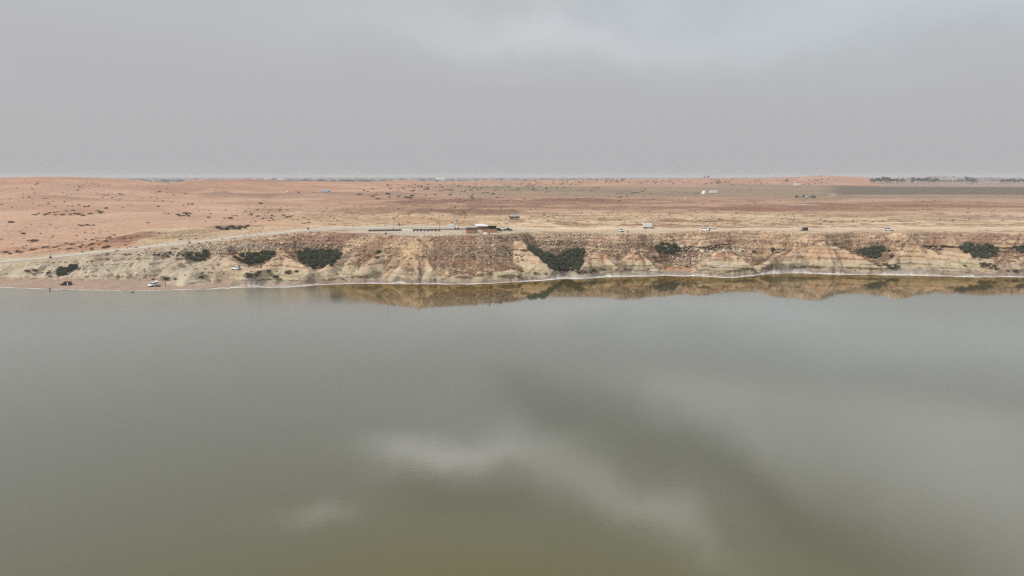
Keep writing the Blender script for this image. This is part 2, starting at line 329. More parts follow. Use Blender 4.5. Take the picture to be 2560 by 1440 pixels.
# ------------------------------------------------------------------ sampling the terrain
def sampZ(x, y, A=None):
    A = Z if A is None else A
    x = np.atleast_1d(np.asarray(x, float)); y = np.atleast_1d(np.asarray(y, float))
    fi = np.interp(y, Drow, np.arange(ND)); fj = np.clip((x/np.maximum(y, 1)-U[0])/(U[1]-U[0]), 0, NU-1.001)
    i = np.minimum(fi.astype(int), ND-2); j = fj.astype(int); a = fi-i; b = fj-j
    return (A[i, j]*(1-b)+A[i, j+1]*b)*(1-a)+(A[i+1, j]*(1-b)+A[i+1, j+1]*b)*a
_dm = np.concatenate([np.arange(286, 480, .5), np.geomspace(480, 30000, 900)])
def ground_at(px, py):
    px = np.atleast_1d(np.asarray(px, float)); py = np.atleast_1d(np.asarray(py, float))
    a, y, z = raydir(px, py)
    X = (a/y)[:, None]*_dm[None]; Y = np.broadcast_to(_dm, X.shape); RZ = H+(z/y)[:, None]*_dm[None]
    G = sampZ(X.ravel(), Y.ravel()).reshape(X.shape)
    under = RZ <= np.maximum(G, 0)
    k = np.where(under.any(1), under.argmax(1), len(_dm)-1); k = np.maximum(k, 1)
    n = np.arange(len(px)); d1 = (RZ-np.maximum(G, 0))[n, k-1]; d2 = (np.maximum(G, 0)-RZ)[n, k]
    f = np.clip(d1/np.maximum(d1+d2, 1e-6), 0, 1); D = _dm[k-1]+(_dm[k]-_dm[k-1])*f
    x = a/y*D; return np.stack([x, D, sampZ(x, D)], 1)
def at(px, py): return ground_at(px, py)[0]

# ------------------------------------------------------------------ ways: flatten the ground under them
def near(P, w):
    P = np.asarray(P); i0 = np.searchsorted(Drow, P[:, 1].min()-w); i1 = np.searchsorted(Drow, P[:, 1].max()+w)
    us = P[:, 0]/P[:, 1]; mg = w/max(P[:, 1].min()-w, 1)
    j0 = np.searchsorted(U, us.min()-mg); j1 = np.searchsorted(U, us.max()+mg)
    return slice(max(i0-1, 0), i1+1), slice(max(j0-1, 0), j1+1)
def flatten(P, w, fall):
    si = near(P, w+fall)
    dd, v = polydist(P[::2] if len(P) > 30 else P, XX[si], DD[si])
    k = ss(w+fall, w, dd); Z[si] = Z[si]*(1-k)+v*k
ROAD_PX = [(-260, 672, 345, 5), (0, 655, 352, None), (126, 644, 355, None), (330, 622, 366, None), (474, 607.5, 377, None), (600, 592, 385, None), (700, 582, 392, None),
           (770, 575.5, 400, None), (850, 570.5, 408, None), (920, 569, 412, None), (1000, 567.5, 416, None), (1120, 568, 416, None), (1290, 568.5, 414, None)]
road = []
for (px, py, D, z) in ROAD_PX: road.append(ptD(px, py, D))
road = densify(road, 3.0)
flatten(road, 7.5, 7.0)
PAD = densify([ptD(925, 579, 391), ptD(1060, 582, 386), ptD(1160, 584, 384), ptD(1245, 583, 386)], 4)
PAD[:, 2] = 18.9
flatten(PAD, 15.0, 6.0)
TR1 = densify([ptD(1290, 569, 413), ptD(1400, 570, 412), ptD(1560, 570, 412), ptD(1760, 571, 410), ptD(2000, 569.5, 414), ptD(2300, 567, 420), ptD(2620, 568.5, 417), ptD(3000, 570, 415)], 4)
TR1[:, 2] = np.interp(TR1[:, 0], [0, 400], [18.3, 18.2])
flatten(TR1, 7.5, 5.0)
TR2 = densify([ptD(1395, 580, 393), ptD(1480, 579, 393), ptD(1610, 578, 395), ptD(1680, 576, 400)], 4); TR2[:, 2] = 18.2
flatten(TR2, 7, 6)
TR3 = densify([ptD(1960, 577, 401), ptD(2050, 578, 400), ptD(2230, 577, 402)], 4); TR3[:, 2] = 18.2
flatten(TR3, 5, 5)
LC = densify([at(520, 669), at(590, 672), at(640, 668)], 3); LC[:, 2] = LC[:, 2].mean()
flatten(LC, 3.5, 4)

# ------------------------------------------------------------------ ground colour (the colour of sand, rock, salt, scrub soil, with some cliff shade and highlights painted in)
C = np.empty(Z.shape+(3,), np.float32)
K_ALB = 0.80
def col(c): return (lin(c)*K_ALB).astype(np.float32)
def mixc(w, c, sl=None):
    w = np.clip(w, 0, 1)[..., None].astype(np.float32)
    if sl is None: C[...] = C*(1-w)+col(c)*w
    else: C[sl] = C[sl]*(1-w)+col(c)*w
PXd = 1280+UU*FPX*1.008
n_big = fbm(XX/60, DD/38, 101, 4); n_mid = fbm(XX/16, DD/9, 105, 4); n_fin = fbm(XX/4, DD/2.2, 109, 3); n_vf = vn(XX/1.1, DD/.8, 113)
n_far = fbm(XX/240, DD/150, 117, 4)
C[...] = col((192, 158, 132))                                  # dusty plateau
orange = np.clip(ss(1000, 560, PXd)+ss(1150, 1500, DD)*ss(2750, 2450, DD)*.0, 0, 1)
mixc(orange*ss(372, 392, DD), (199, 163, 139))
mixc(ss(700, 1050, DD)*ss(1250, 1000, PXd)*ss(2300, 1800, DD), (196, 150, 124))
mixc(ss(1250, 1500, DD)*ss(2700, 2300, DD)*ss(2260, 2160, PXd), (194, 146, 122))
mixc(ss(.0, .4, n_big)*ss(420, 520, DD)*.55, (174, 138, 116)); mixc(ss(.05, .4, -n_big)*ss(420, 520, DD)*.5, (214, 180, 154)); mixc(ss(.1, .4, fbm(XX/130, DD/22, 155, 4))*ss(480, 600, DD)*ss(1300, 900, DD)*.45, (164, 128, 106))
mixc(ss(.1, .6, n_mid)*.22, (160, 128, 106))
mixc(ss(.15, .6, -n_mid)*.25*(1-orange*.6), (212, 184, 154))
# pale limestone plateau right of centre
rp = ss(640, 860, PXd)*ss(640, 500, DD)
rp2 = rp*ss(590, 520, DD)
mixc(rp*.85, (198, 172, 142)); mixc(rp2*.5, (206, 182, 150)); mixc(rp*ss(.0, .35, n_mid+.3*n_fin)*.8, (156, 122, 98)); mixc(rp*ss(.1, .5, n_fin)*.6, (132, 102, 80))
mixc(rp*ss(.1, .45, -n_fin-.4*n_mid)*.7, (228, 206, 174)); mixc(rp*ss(.0, .35, fbm(XX/60, DD/7, 151, 4))*.55, (226, 202, 170)); mixc(rp*ss(.1, .45, fbm(XX/50, DD/6, 153, 4))*.6, (142, 110, 88))
# brown gravel terraces 560-760 m out
rb = ss(760, 1000, PXd)*ss(520, 590, DD)*ss(860, 700, DD)
mixc(rb*.55, (176, 138, 116)); mixc(rb*ss(-.1, .35, fbm(XX/110, DD/34, 121, 4))*.75, (138, 104, 88))
mixc(rb*ss(.1, .5, n_mid)*.35, (196, 158, 128))
mixc(rb*ss(.02, .10, fbm(XX/75, DD/38, 97, 5))*ss(.34, .26, fbm(XX/75, DD/38, 97, 5))*.55, (134, 102, 84)); mixc(ter*ss(.30, .36, fbm(XX/75, DD/38, 97, 5))*.4, (204, 172, 142))
# olive plain
ol = ss(960, 1240, PXd)*ss(760, 880, DD)*ss(1320, 1180, DD)
ol = np.maximum(ol, ss(1500, 2000, PXd)*ss(740, 840, DD)*ss(1500, 1300, DD))
mixc(ol*.8, (152, 132, 112)); mixc(ol*ss(-.2, .4, fbm(XX/220, DD/50, 125, 4))*.7, (138, 124, 102))
mixc(ol*ss(.1, .5, fbm(XX/150, DD/24, 129, 3))*.5, (178, 146, 122))
gf = ss(2040, 2120, PXd)*ss(905, 945, DD)*ss(1420, 1380, DD)
mixc(gf, (116, 103, 88)); mixc(gf*ss(0, .5, fbm(XX/400, DD/26, 131, 3))*.6, (100, 92, 77))
mixc(ss(2160, 2240, PXd)*ss(1420, 1480, DD)*ss(4500, 3000, DD), (164, 142, 128))
# far plain
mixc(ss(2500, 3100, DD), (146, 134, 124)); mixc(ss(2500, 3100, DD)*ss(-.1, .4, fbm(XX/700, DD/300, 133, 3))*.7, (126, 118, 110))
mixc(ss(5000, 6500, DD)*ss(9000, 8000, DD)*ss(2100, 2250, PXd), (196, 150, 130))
# grey gravel flats between the dunes
def patch(px, py, rx, ry, c, w=1.0, seed=0, soft=.28, sc=1.0):
    p = at(px, py); a = at(px, py-ry); b = at(px, py+ry)
    ryy = max(abs(a[1]-b[1])/2, 2.0); cy = (a[1]+b[1])/2; rxx = rx*p[1]/FPX
    i0, i1 = np.searchsorted(Drow, [cy-ryy*2, cy+ryy*2]); j0, j1 = np.searchsorted(U, [(p[0]-rxx*2)/p[1], (p[0]+rxx*2)/p[1]])
    sl = (slice(max(i0-1, 0), i1+1), slice(max(j0-1, 0), j1+1)); x = XX[sl]; y = DD[sl]
    r = np.hypot((x-p[0])/rxx, (y-cy)/ryy)+.55*fbm(x/(rxx*.3), y/(ryy*.4), 200+seed, 5)
    k = ss(1+soft/2, 1-soft/2, r)*w
    mixc(k*(.95+.45*fbm(x/5, y/4, 300+seed, 3)), c, sl)
for i, a in enumerate([
    (120, 622, 120, 8, (176, 132, 106), .75), (215, 612, 100, 9, (160, 122, 98), .8), (300, 598, 70, 9, (140, 104, 84), .85), (370, 585, 50, 8, (148, 114, 90), .8), (450, 574, 110, 5, (206, 184, 152), .8), (395, 600, 60, 7, (200, 178, 144), .85), (560, 582, 90, 6, (196, 170, 138), .8), (640, 572, 90, 5, (204, 178, 144), .8), (700, 560, 70, 5, (200, 170, 138), .7),
    (620, 486, 150, 4.5, (150, 122, 104), .8), (930, 484, 130, 5, (156, 126, 108), .75), (660, 452, 95, 4, (150, 122, 104), .7), (560, 470, 120, 3, (176, 132, 106), .4),
    (440, 472, 60, 8, (176, 132, 110), .7), (130, 470, 160, 12, (182, 146, 124), .45), (60, 515, 90, 7, (186, 150, 130), .5), (180, 532, 75, 7, (172, 130, 104), .6), (50, 452, 80, 5, (196, 140, 112), .5),
    (1070, 504, 100, 6, (136, 100, 84), .85), (1240, 505, 150, 6, (138, 104, 90), .75), (1010, 526, 130, 9, (150, 116, 96), .6), (1200, 531, 110, 10, (128, 96, 78), .85), (1080, 527, 60, 7, (130, 98, 80), .7), (890, 528, 120, 9, (158, 122, 98), .6),
    (1420, 500, 110, 4.5, (130, 96, 82), .8), (1560, 508, 120, 3, (150, 112, 92), .5), (1600, 530, 100, 5, (176, 136, 108), .5), (1760, 520, 200, 5, (140, 104, 84), .75), (1990, 524, 240, 4, (148, 108, 86), .7),
    (2150, 512, 250, 5, (142, 110, 92), .55), (2420, 516, 200, 4, (142, 104, 86), .7), (2300, 540, 160, 5, (166, 134, 110), .6), (2480, 545, 120, 6, (158, 126, 106), .6),
    (1500, 545, 110, 4, (164, 132, 106), .5), (1720, 553, 70, 3.5, (140, 108, 86), .65), (1450, 560, 60, 3, (160, 134, 104), .6), (1820, 552, 60, 3, (140, 104, 78), .6), (1700, 540, 150, 4, (206, 178, 144), .6),
    (1180, 545, 140, 6, (204, 172, 136), .6), (1000, 551, 90, 6, (198, 160, 124), .6), (1110, 557, 60, 6, (190, 152, 112), .7), (890, 552, 70, 6, (196, 162, 128), .6), (830, 545, 70, 5, (174, 138, 108), .5),
    (1340, 560, 40, 5, (214, 186, 156), .8), (1225, 562, 30, 5, (208, 184, 150), .8), (680, 527, 60, 8, (170, 138, 112), .7), (740, 545, 80, 5, (182, 150, 122), .5),
    (450, 588, 90, 9, (184, 162, 126), .85), (430, 593, 60, 3, (150, 122, 92), .5), (560, 595, 60, 6, (160, 138, 112), .7), (500, 578, 70, 6, (154, 126, 100), .6), (330, 592, 60, 5, (146, 104, 84), .75), (590, 566, 70, 3, (128, 116, 84), .7),
    (230, 615, 90, 7, (186, 140, 112), .6), (2440, 455, 200, 3, (160, 138, 126), .5), (1900, 452, 200, 5, (186, 140, 122), .5), (1900, 480, 150, 6, (148, 134, 112), .5), (1450, 476, 150, 3.5, (136, 122, 100), .7), (1650, 484, 130, 6, (138, 126, 102), .6),
    (2090, 490, 60, 4, (140, 128, 104), .7), (2230, 500, 110, 4, (196, 162, 134), .6), (2500, 500, 120, 4, (186, 156, 130), .6), (1330, 487, 60, 3, (180, 140, 114), .5)]):
    patch(*a[:5], w=a[5], seed=i)
def stroke(pts, w, c, k=1.0, soft=.6, P=None):
    P = densify([at(*p) for p in pts], 6.0) if P is None else P
    P = np.array(P)
    if len(P) > 60: P = P[::2]
    sl = near(P, w*2)
    dd, _ = polydist(P, XX[sl], DD[sl]); dd = dd+w*.35*n_mid[sl]
    mixc(ss(w*(1+soft), w*(1-soft), dd)*k, c, sl)
for pts, w, c, k in [
    ([(0, 640), (90, 632), (170, 618), (250, 602), (330, 582), (400, 566), (500, 552), (620, 556), (760, 562), (850, 564)], 2.0, (208, 172, 146), .8),
    ([(1000, 566), (1090, 557), (1200, 548), (1290, 546), (1400, 541), (1560, 545)], 2.2, (212, 182, 154), .85),
    ([(1560, 545), (1760, 541), (2000, 546), (2250, 541), (2560, 533)], 3, (212, 184, 152), .7),
    ([(1640, 529), (1800, 528), (2000, 536), (2200, 531), (2560, 522)], 3, (206, 176, 144), .6),
    ([(700, 560), (780, 553), (900, 545), (1050, 543)], 2, (206, 176, 146), .5),
    ([(1540, 491), (1570, 484), (1610, 474), (1640, 471)], 2.5, (160, 132, 112), .5),
    ([(1900, 480), (2040, 481), (2080, 483), (2086, 489), (2060, 495), (2020, 497)], 4, (180, 152, 126), .8),
    ([(2560, 500), (2350, 495), (2180, 497), (2080, 505), (1900, 508)], 4, (190, 160, 132), .6),
    ([(0, 598), (60, 603), (150, 610), (240, 601)], .8, (178, 136, 112), .55), ([(0, 575), (60, 583), (130, 572), (190, 558)], .8, (182, 138, 114), .5),
    ([(10, 588), (120, 592), (200, 600)], .8, (180, 136, 110), .5), ([(120, 560), (260, 545), (430, 540)], 1.0, (206, 166, 140), .5),
    ([(0, 530), (140, 520), (300, 500), (480, 490)], 2.0, (210, 168, 142), .5), ([(300, 515), (420, 522), (560, 540)], 1.2, (212, 172, 144), .5)]:
    stroke(pts, w, c, k)
stroke(None, 9.5, (216, 192, 166), .95, .25, TR1); stroke(None, 2.4, (232, 208, 182), .8, .4, TR1+np.array([0, 9, 0]))
stroke(None, 8, (200, 184, 162), .9, .35, TR2); stroke(None, 5, (206, 184, 160), .8, .4, TR3)
stroke(None, 16, (200, 188, 170), .95, .15, PAD); stroke(None, 12, (202, 188, 168), .85, .3, road); stroke(None, 6, (176, 166, 144), .7, .5, LC)
# ---- the cliff and shore
zz = Z+1.0*vn(XX/30, DD/60, 401)+.25*vn(XX/7, DD/30, 402)
cl = np.maximum(ss(-.02, .02, t-BB), ss(.2, .6, coneM))*ss(1.05, 1.0, t)
# rock beds by height
lv = np.arange(-2, 24, .12)
bedn = .6*np.interp(lv, np.arange(-3, 26, .9), np.random.RandomState(4).uniform(-1, 1, 33)[:len(np.arange(-3, 26, .9))])+.5*np.interp(lv, np.arange(-3, 26, .37), np.random.RandomState(9).uniform(-1, 1, len(np.arange(-3, 26, .37))))
bed = np.interp(zz, lv, bedn)
mixc(cl, (190, 160, 136))
mixc(cl*ss(11, 7, zz), (180, 158, 128)); mixc(cl*ss(7.2, 4.8, zz), (172, 160, 132)); mixc(cl*ss(2.6, 1.4, zz), (154, 142, 128))
mixc(cl*ss(8.2, 9.4, zz)*ss(12, 10.6, zz)*.5, (180, 138, 106))
mixc(cl*ss(.15, .7, bed)*.5*(1-spur*.7), (204, 180, 146)); mixc(cl*ss(.1, .6, -bed)*.5*(1-spur*.7)*ss(560, 700, PXg), (150, 116, 90))
cn_ = np.clip(coneM*cl, 0, 1)
mixc(crest*cl*.6, (220, 192, 156)); mixc(ledgeM*cl*.8, (190, 176, 150)); mixc(ledgeM*cl*ss(1.9, .9, Z+.3*n_fin)*.75, (112, 98, 78))  # painted highlight on the crests; pale ledges with undercut shade painted at their feet
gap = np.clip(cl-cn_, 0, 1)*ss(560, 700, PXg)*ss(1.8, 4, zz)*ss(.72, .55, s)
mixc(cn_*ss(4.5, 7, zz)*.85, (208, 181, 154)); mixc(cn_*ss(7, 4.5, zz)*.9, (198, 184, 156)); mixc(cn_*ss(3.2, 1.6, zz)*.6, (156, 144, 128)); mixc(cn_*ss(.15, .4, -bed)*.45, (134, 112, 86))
mixc(gap*.85, (132, 102, 80)); mixc(gap*ss(-.1, .3, n_fin)*.6, (112, 86, 68)); mixc(gap*ss(.0, .4, -n_fin)*.5, (190, 158, 126))  # darker rubble between the cones, with gully shade painted in
strat = cl*ss(1330, 1400, PXg)*ss(8.5, 10, zz)*ss(16.5, 15, zz)*(1-cn_)
mixc(strat*ss(.05, .35, -bed)*.6, (112, 84, 62)); mixc(strat*ss(.1, .5, bed)*.55, (212, 186, 156))
up = cl*ss(.55, .8, s)
nc = 1-.75*cn_
mixc(up*nc*ss(-.1, .4, n_mid)*.6, (164, 130, 104)); mixc(up*nc*ss(.1, .4, n_fin)*.6, (128, 98, 78)); mixc(cl*nc*ss(.1, .4, -n_fin)*.55, (216, 190, 156))
mixc(cl*nc*ss(.05, .4, n_vf)*.55, (112, 86, 68)); mixc(cl*nc*ss(.2, .6, -n_vf)*.32, (222, 198, 166))
for a in [(1548, 652, 10, 22, (112, 88, 70), .7), (1664, 648, 16, 20, (122, 96, 76), .7), (1725, 640, 20, 26, (124, 96, 76), .65), (1905, 648, 26, 20, (120, 96, 78), .6), (2222, 640, 14, 22, (124, 98, 80), .6), (2345, 612, 26, 10, (126, 98, 78), .6), (2420, 628, 16, 14, (122, 96, 78), .6), (1462, 640, 10, 22, (122, 94, 74), .6), (925, 640, 22, 16, (126, 98, 78), .55), (740, 640, 14, 18, (122, 96, 76), .6), (560, 632, 30, 6, (128, 100, 80), .5), (1352, 606, 40, 5, (126, 98, 76), .6), (1402, 626, 34, 9, (92, 70, 54), .95), (2170, 619, 40, 6, (88, 68, 52), .9), (1930, 622, 70, 5, (128, 102, 80), .7), (1680, 612, 50, 4, (120, 94, 74), .6), (2440, 607, 50, 4, (130, 104, 82), .6), (820, 598, 130, 14, (150, 116, 98), .8), (940, 610, 60, 12, (150, 114, 92), .6), (1130, 620, 60, 34, (152, 114, 92), .8), (1215, 640, 70, 26, (160, 126, 100), .6), (1100, 650, 30, 14, (150, 110, 88), .6),  # brown rubble; cave hollows, overhang and gullies get painted shade
          (1240, 600, 70, 10, (158, 126, 106), .7), (1160, 596, 16, 8, (190, 134, 100), .6), (1045, 620, 34, 26, (208, 178, 142), .8), (1030, 655, 36, 12, (200, 172, 138), .5), (1700, 673, 40, 6, (196, 142, 106), .8),
          (1470, 607, 34, 14, (182, 146, 122), .6), (1810, 598, 80, 14, (162, 126, 102), .5), (2120, 600, 60, 10, (154, 118, 98), .6), (2390, 592, 90, 9, (160, 124, 104), .7), (2500, 590, 70, 8, (154, 118, 100), .7),
          (2350, 610, 30, 20, (166, 132, 106), .5), (2060, 632, 90, 10, (196, 154, 120), .5), (1815, 637, 40, 3, (160, 110, 80), .7), (1500, 640, 36, 6, (192, 144, 108), .5), (1590, 645, 24, 5, (190, 146, 112), .5),
          (650, 607, 70, 9, (176, 144, 118), .6), (560, 615, 90, 5, (190, 158, 122), .5), (15, 668, 26, 8, (190, 140, 104), .7), (420, 640, 60, 6, (150, 118, 92), .6), (1960, 600, 80, 6, (204, 176, 136), .6), (2290, 640, 50, 16, (200, 172, 134), .4)]:
    patch(*a[:5], w=a[5], seed=int(a[0]))
# dark partings in the soft beds, and overhang shade painted onto the soft bed below the cap
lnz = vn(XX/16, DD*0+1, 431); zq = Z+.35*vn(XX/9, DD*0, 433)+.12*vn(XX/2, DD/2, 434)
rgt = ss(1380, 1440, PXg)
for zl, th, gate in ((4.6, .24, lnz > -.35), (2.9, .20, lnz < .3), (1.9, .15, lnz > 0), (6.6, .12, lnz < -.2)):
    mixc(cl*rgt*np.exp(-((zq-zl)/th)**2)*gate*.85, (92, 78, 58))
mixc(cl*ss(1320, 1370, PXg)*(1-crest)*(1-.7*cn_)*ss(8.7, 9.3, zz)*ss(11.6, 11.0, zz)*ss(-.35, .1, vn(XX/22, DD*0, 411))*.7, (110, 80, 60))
mixc(cl*ss(1320, 1370, PXg)*(1-cn_)*np.exp(-((zq-11.6)/.5)**2)*.6, (222, 192, 150))
lb = ss(600, 480, PXg)*cl
mixc(lb*.9, (196, 182, 160)); mixc(lb*ss(.1, .5, n_mid)*.4, (166, 148, 128)); mixc(lb*ss(.1, .5, -n_fin)*.3, (210, 198, 178)); mixc(lb*ss(.25, .6, n_fin)*.3, (140, 124, 106)); mixc(lb*ss(.62, .9, s)*ss(-.2, .3, n_mid)*.5, (158, 132, 108))
mixc(ss(.02, .0, t-BB)*ss(-.05, .0, t)*(1-ss(.2, .6, coneM)), (176, 152, 134))
bz = ss(.0, .03, t)*ss(.03, -.03, t-BB)*(1-ss(.2, .6, coneM))
mixc(bz*ss(800, 1000, PXg)*.8, (154, 140, 130)); mixc(bz*ss(.0, .5, n_mid)*.3, (184, 150, 128)); mixc(bz*ss(.1, .5, n_fin)*.3, (140, 120, 106))
shd = DD-SS_                                                      # metres inland of the waterline
swT = [(-500, 1.6), (0, 1.6), (250, 1.6), (350, 1.4), (480, 2.0), (600, 3.6), (740, 3.4), (850, 1.8), (1100, 1.3), (1300, 1.6), (1380, 4.6), (1440, 5.2), (1520, 3.6), (1650, 2.6), (1740, 3.0), (1850, 3.2), (1950, 1.8), (2180, 1.6), (2260, 4.2), (2400, 3.2), (2560, 3.0), (3100, 2)]
sw = tab(swT, PXg, 1)*.72*(1+.6*fbm(XX/9, DD/9, 141, 3))
mixc(ss(sw*2.6, sw*1.2, shd)*ss(sw*.6, sw*1.2, shd)*.55, (136, 122, 112))
mixc((1-ss(.2, .6, coneM)*ss(.3, .7, Z))*ss(1.7, 1.0, Z)*ss(sw*1.15, sw*.85, shd)*(.62+.9*fbm(XX/3, DD/1.2, 145, 3)), (210, 206, 203)); mixc(ss(.9, .3, np.abs(shd-.8))*(.42+.6*vn(XX/6, DD/6, 147)), (232, 230, 230))
mixc(ss(.1, -.6, shd), (120, 108, 88))
for px, py, rx, ry in [(1435, 690, 50, 4), (2270, 680, 50, 4), (1650, 686, 60, 3), (680, 714, 70, 3)]:
    patch(px, py, rx, ry, (196, 190, 186), w=.35, seed=px)

# ------------------------------------------------------------------ ledges: push hard beds forward, undercut the soft ones
Yv = DD.copy()
clm = np.maximum(ss(.02, .1, t-BB), ss(.2, .6, coneM))*ss(1.03, .93, t)*ss(1.2, 2.2, Z)
cap = ss(11.2, 11.9, zz)*ss(15.5, 13, zz)*ss(1230, 1360, PXg)*ss(-.5, .2, vn(XX/22, DD*0, 411))*(1-ss(.2, .6, crest))
und = ss(11.6, 11.0, zz)*ss(8.6, 10.3, zz)*ss(1230, 1360, PXg)*ss(-.5, .2, vn(XX/22, DD*0, 411))
low = ss(2.9, 3.4, zz)*ss(6, 4.4, zz)*ss(-.35, .1, vn(XX/13, DD*0, 413)); low2 = ss(2.9, 2.4, zz)*ss(1.2, 2.0, zz)*ss(-.35, .1, vn(XX/13, DD*0, 413))
Yv += clm*(-.75*bed*(1-spur*.6)-1.5*cap+1.9*und-1.3*low*ss(640, 900, PXg)+1.1*low2*ss(640, 900, PXg)+1.3*ledgeM*ss(2.0, 1.0, Z))
Yv += clm*.35*fbm(XX/1.6, zz/.8, 421, 2)
XXv = XX

# ------------------------------------------------------------------ materials
def mat(name, color, rough=.85, spec=.2, metal=0, noise=0.0, nscale=4.0, bump=0.0, alpha=None, island=0.0):
    m = bpy.data.materials.new(name); m.use_nodes = True; t_ = m.node_tree; b = t_.nodes['Principled BSDF']
    b.inputs['Base Color'].default_value = (*color, 1); b.inputs['Roughness'].default_value = rough
    b.inputs['Specular IOR Level'].default_value = spec; b.inputs['Metallic'].default_value = metal
    if noise or island:
        mul = t_.nodes.new('ShaderNodeVectorMath'); mul.operation = 'SCALE'; mul.inputs[0].default_value = color
        if island:
            ge = t_.nodes.new('ShaderNodeNewGeometry'); src = ge.outputs['Random Per Island']; am = island
        else:
            tx = t_.nodes.new('ShaderNodeTexNoise'); tx.inputs['Scale'].default_value = nscale; tx.inputs['Detail'].default_value = 4
            tcn = t_.nodes.new('ShaderNodeTexCoord'); t_.links.new(tcn.outputs['Object'], tx.inputs['Vector']); src = tx.outputs['Fac']; am = noise
        mr = t_.nodes.new('ShaderNodeMapRange'); t_.links.new(src, mr.inputs[0]); mr.inputs[3].default_value = 1-am; mr.inputs[4].default_value = 1+am
        t_.links.new(mr.outputs[0], mul.inputs['Scale']); t_.links.new(mul.outputs[0], b.inputs['Base Color'])
    if bump:
        tx = t_.nodes.new('ShaderNodeTexNoise'); tx.inputs['Scale'].default_value = nscale; tx.inputs['Detail'].default_value = 5
        tcn = t_.nodes.new('ShaderNodeTexCoord'); t_.links.new(tcn.outputs['Object'], tx.inputs['Vector'])
        bp = t_.nodes.new('ShaderNodeBump'); bp.inputs['Strength'].default_value = bump; bp.inputs['Distance'].default_value = .1
        t_.links.new(tx.outputs['Fac'], bp.inputs['Height']); t_.links.new(bp.outputs[0], b.inputs['Normal'])
    return m
gm = bpy.data.materials.new("ground"); gm.use_nodes = True; t_ = gm.node_tree; b = t_.nodes['Principled BSDF']
at_ = t_.nodes.new('ShaderNodeVertexColor'); at_.layer_name = "soil"
tcn = t_.nodes.new('ShaderNodeTexCoord')
def gnoise(scale, detail, stretch=(1, 1, 1)):
    mpn = t_.nodes.new('ShaderNodeMapping'); mpn.inputs['Scale'].default_value = stretch
    t_.links.new(tcn.outputs['Object'], mpn.inputs['Vector'])
    n = t_.nodes.new('ShaderNodeTexNoise'); n.inputs['Scale'].default_value = scale; n.inputs['Detail'].default_value = detail
    n.inputs['Roughness'].default_value = .65; t_.links.new(mpn.outputs[0], n.inputs['Vector']); return n
g1n = gnoise(.55, 6); g2n = gnoise(.07, 5, (1, 1.6, 1))
def mrange(src, a, bb, c, dd_):
    m = t_.nodes.new('ShaderNodeMapRange'); t_.links.new(src, m.inputs[0])
    for i, v in zip((1, 2, 3, 4), (a, bb, c, dd_)): m.inputs[i].default_value = v
    return m.outputs[0]
mm = t_.nodes.new('ShaderNodeMath'); mm.operation = 'MULTIPLY'
t_.links.new(mrange(g1n.outputs['Fac'], .3, .7, .80, 1.18), mm.inputs[0]); t_.links.new(mrange(g2n.outputs['Fac'], .3, .7, .90, 1.10), mm.inputs[1])
vsn = t_.nodes.new('ShaderNodeVectorMath'); vsn.operation = 'SCALE'
t_.links.new(at_.outputs['Color'], vsn.inputs[0]); t_.links.new(mm.outputs[0], vsn.inputs['Scale'])
t_.links.new(vsn.outputs[0], b.inputs['Base Color']); b.inputs['Roughness'].default_value = .95; b.inputs['Specular IOR Level'].default_value = .08
bpn = t_.nodes.new('ShaderNodeBump'); bpn.inputs['Strength'].default_value = .5; bpn.inputs['Distance'].default_value = .5
t_.links.new(g1n.outputs['Fac'], bpn.inputs['Height']); t_.links.new(bpn.outputs[0], b.inputs['Normal'])

def lnk(name, me, parent=None):
    o = bpy.data.objects.new(name, me); COL.objects.link(o)
    if parent is not None: o.parent = parent
    return o
def tag(o, label=None, cat=None, group=None, kind=None):
    if label: o['label'] = label
    if cat: o['category'] = cat
    if group: o['group'] = group
    if kind or (label and cat): o['kind'] = kind or 'thing'
    return o
def npmesh(name, V, F, mats=()):
    V = np.asarray(V, np.float32); F = np.asarray(F, np.int32); n, k = F.shape
    me = bpy.data.meshes.new(name); me.vertices.add(len(V)); me.vertices.foreach_set('co', V.ravel())
    me.loops.add(n*k); me.loops.foreach_set('vertex_index', F.ravel())
    me.polygons.add(n); me.polygons.foreach_set('loop_start', np.arange(n, dtype=np.int32)*k)
    me.update(calc_edges=True)
    for m in mats: me.materials.append(m)
    return me
def gridfaces(nr, nc):
    i = np.arange(nr-1)[:, None]*nc+np.arange(nc-1)[None]
    return np.stack([i, i+1, i+1+nc, i+nc], -1).reshape(-1, 4)

V = np.stack([XXv*(Yv/DD), Yv, Z], -1).reshape(-1, 3)
gme = npmesh("ground", V, gridfaces(ND, NU), [gm])
ca = gme.color_attributes.new("soil", 'FLOAT_COLOR', 'POINT')
ca.data.foreach_set('color', np.concatenate([C.reshape(-1, 3), np.ones((ND*NU, 1), np.float32)], 1).ravel())
gme.polygons.foreach_set('use_smooth', np.ones(len(gme.polygons), bool))
gob = tag(lnk("ground", gme), kind='structure')

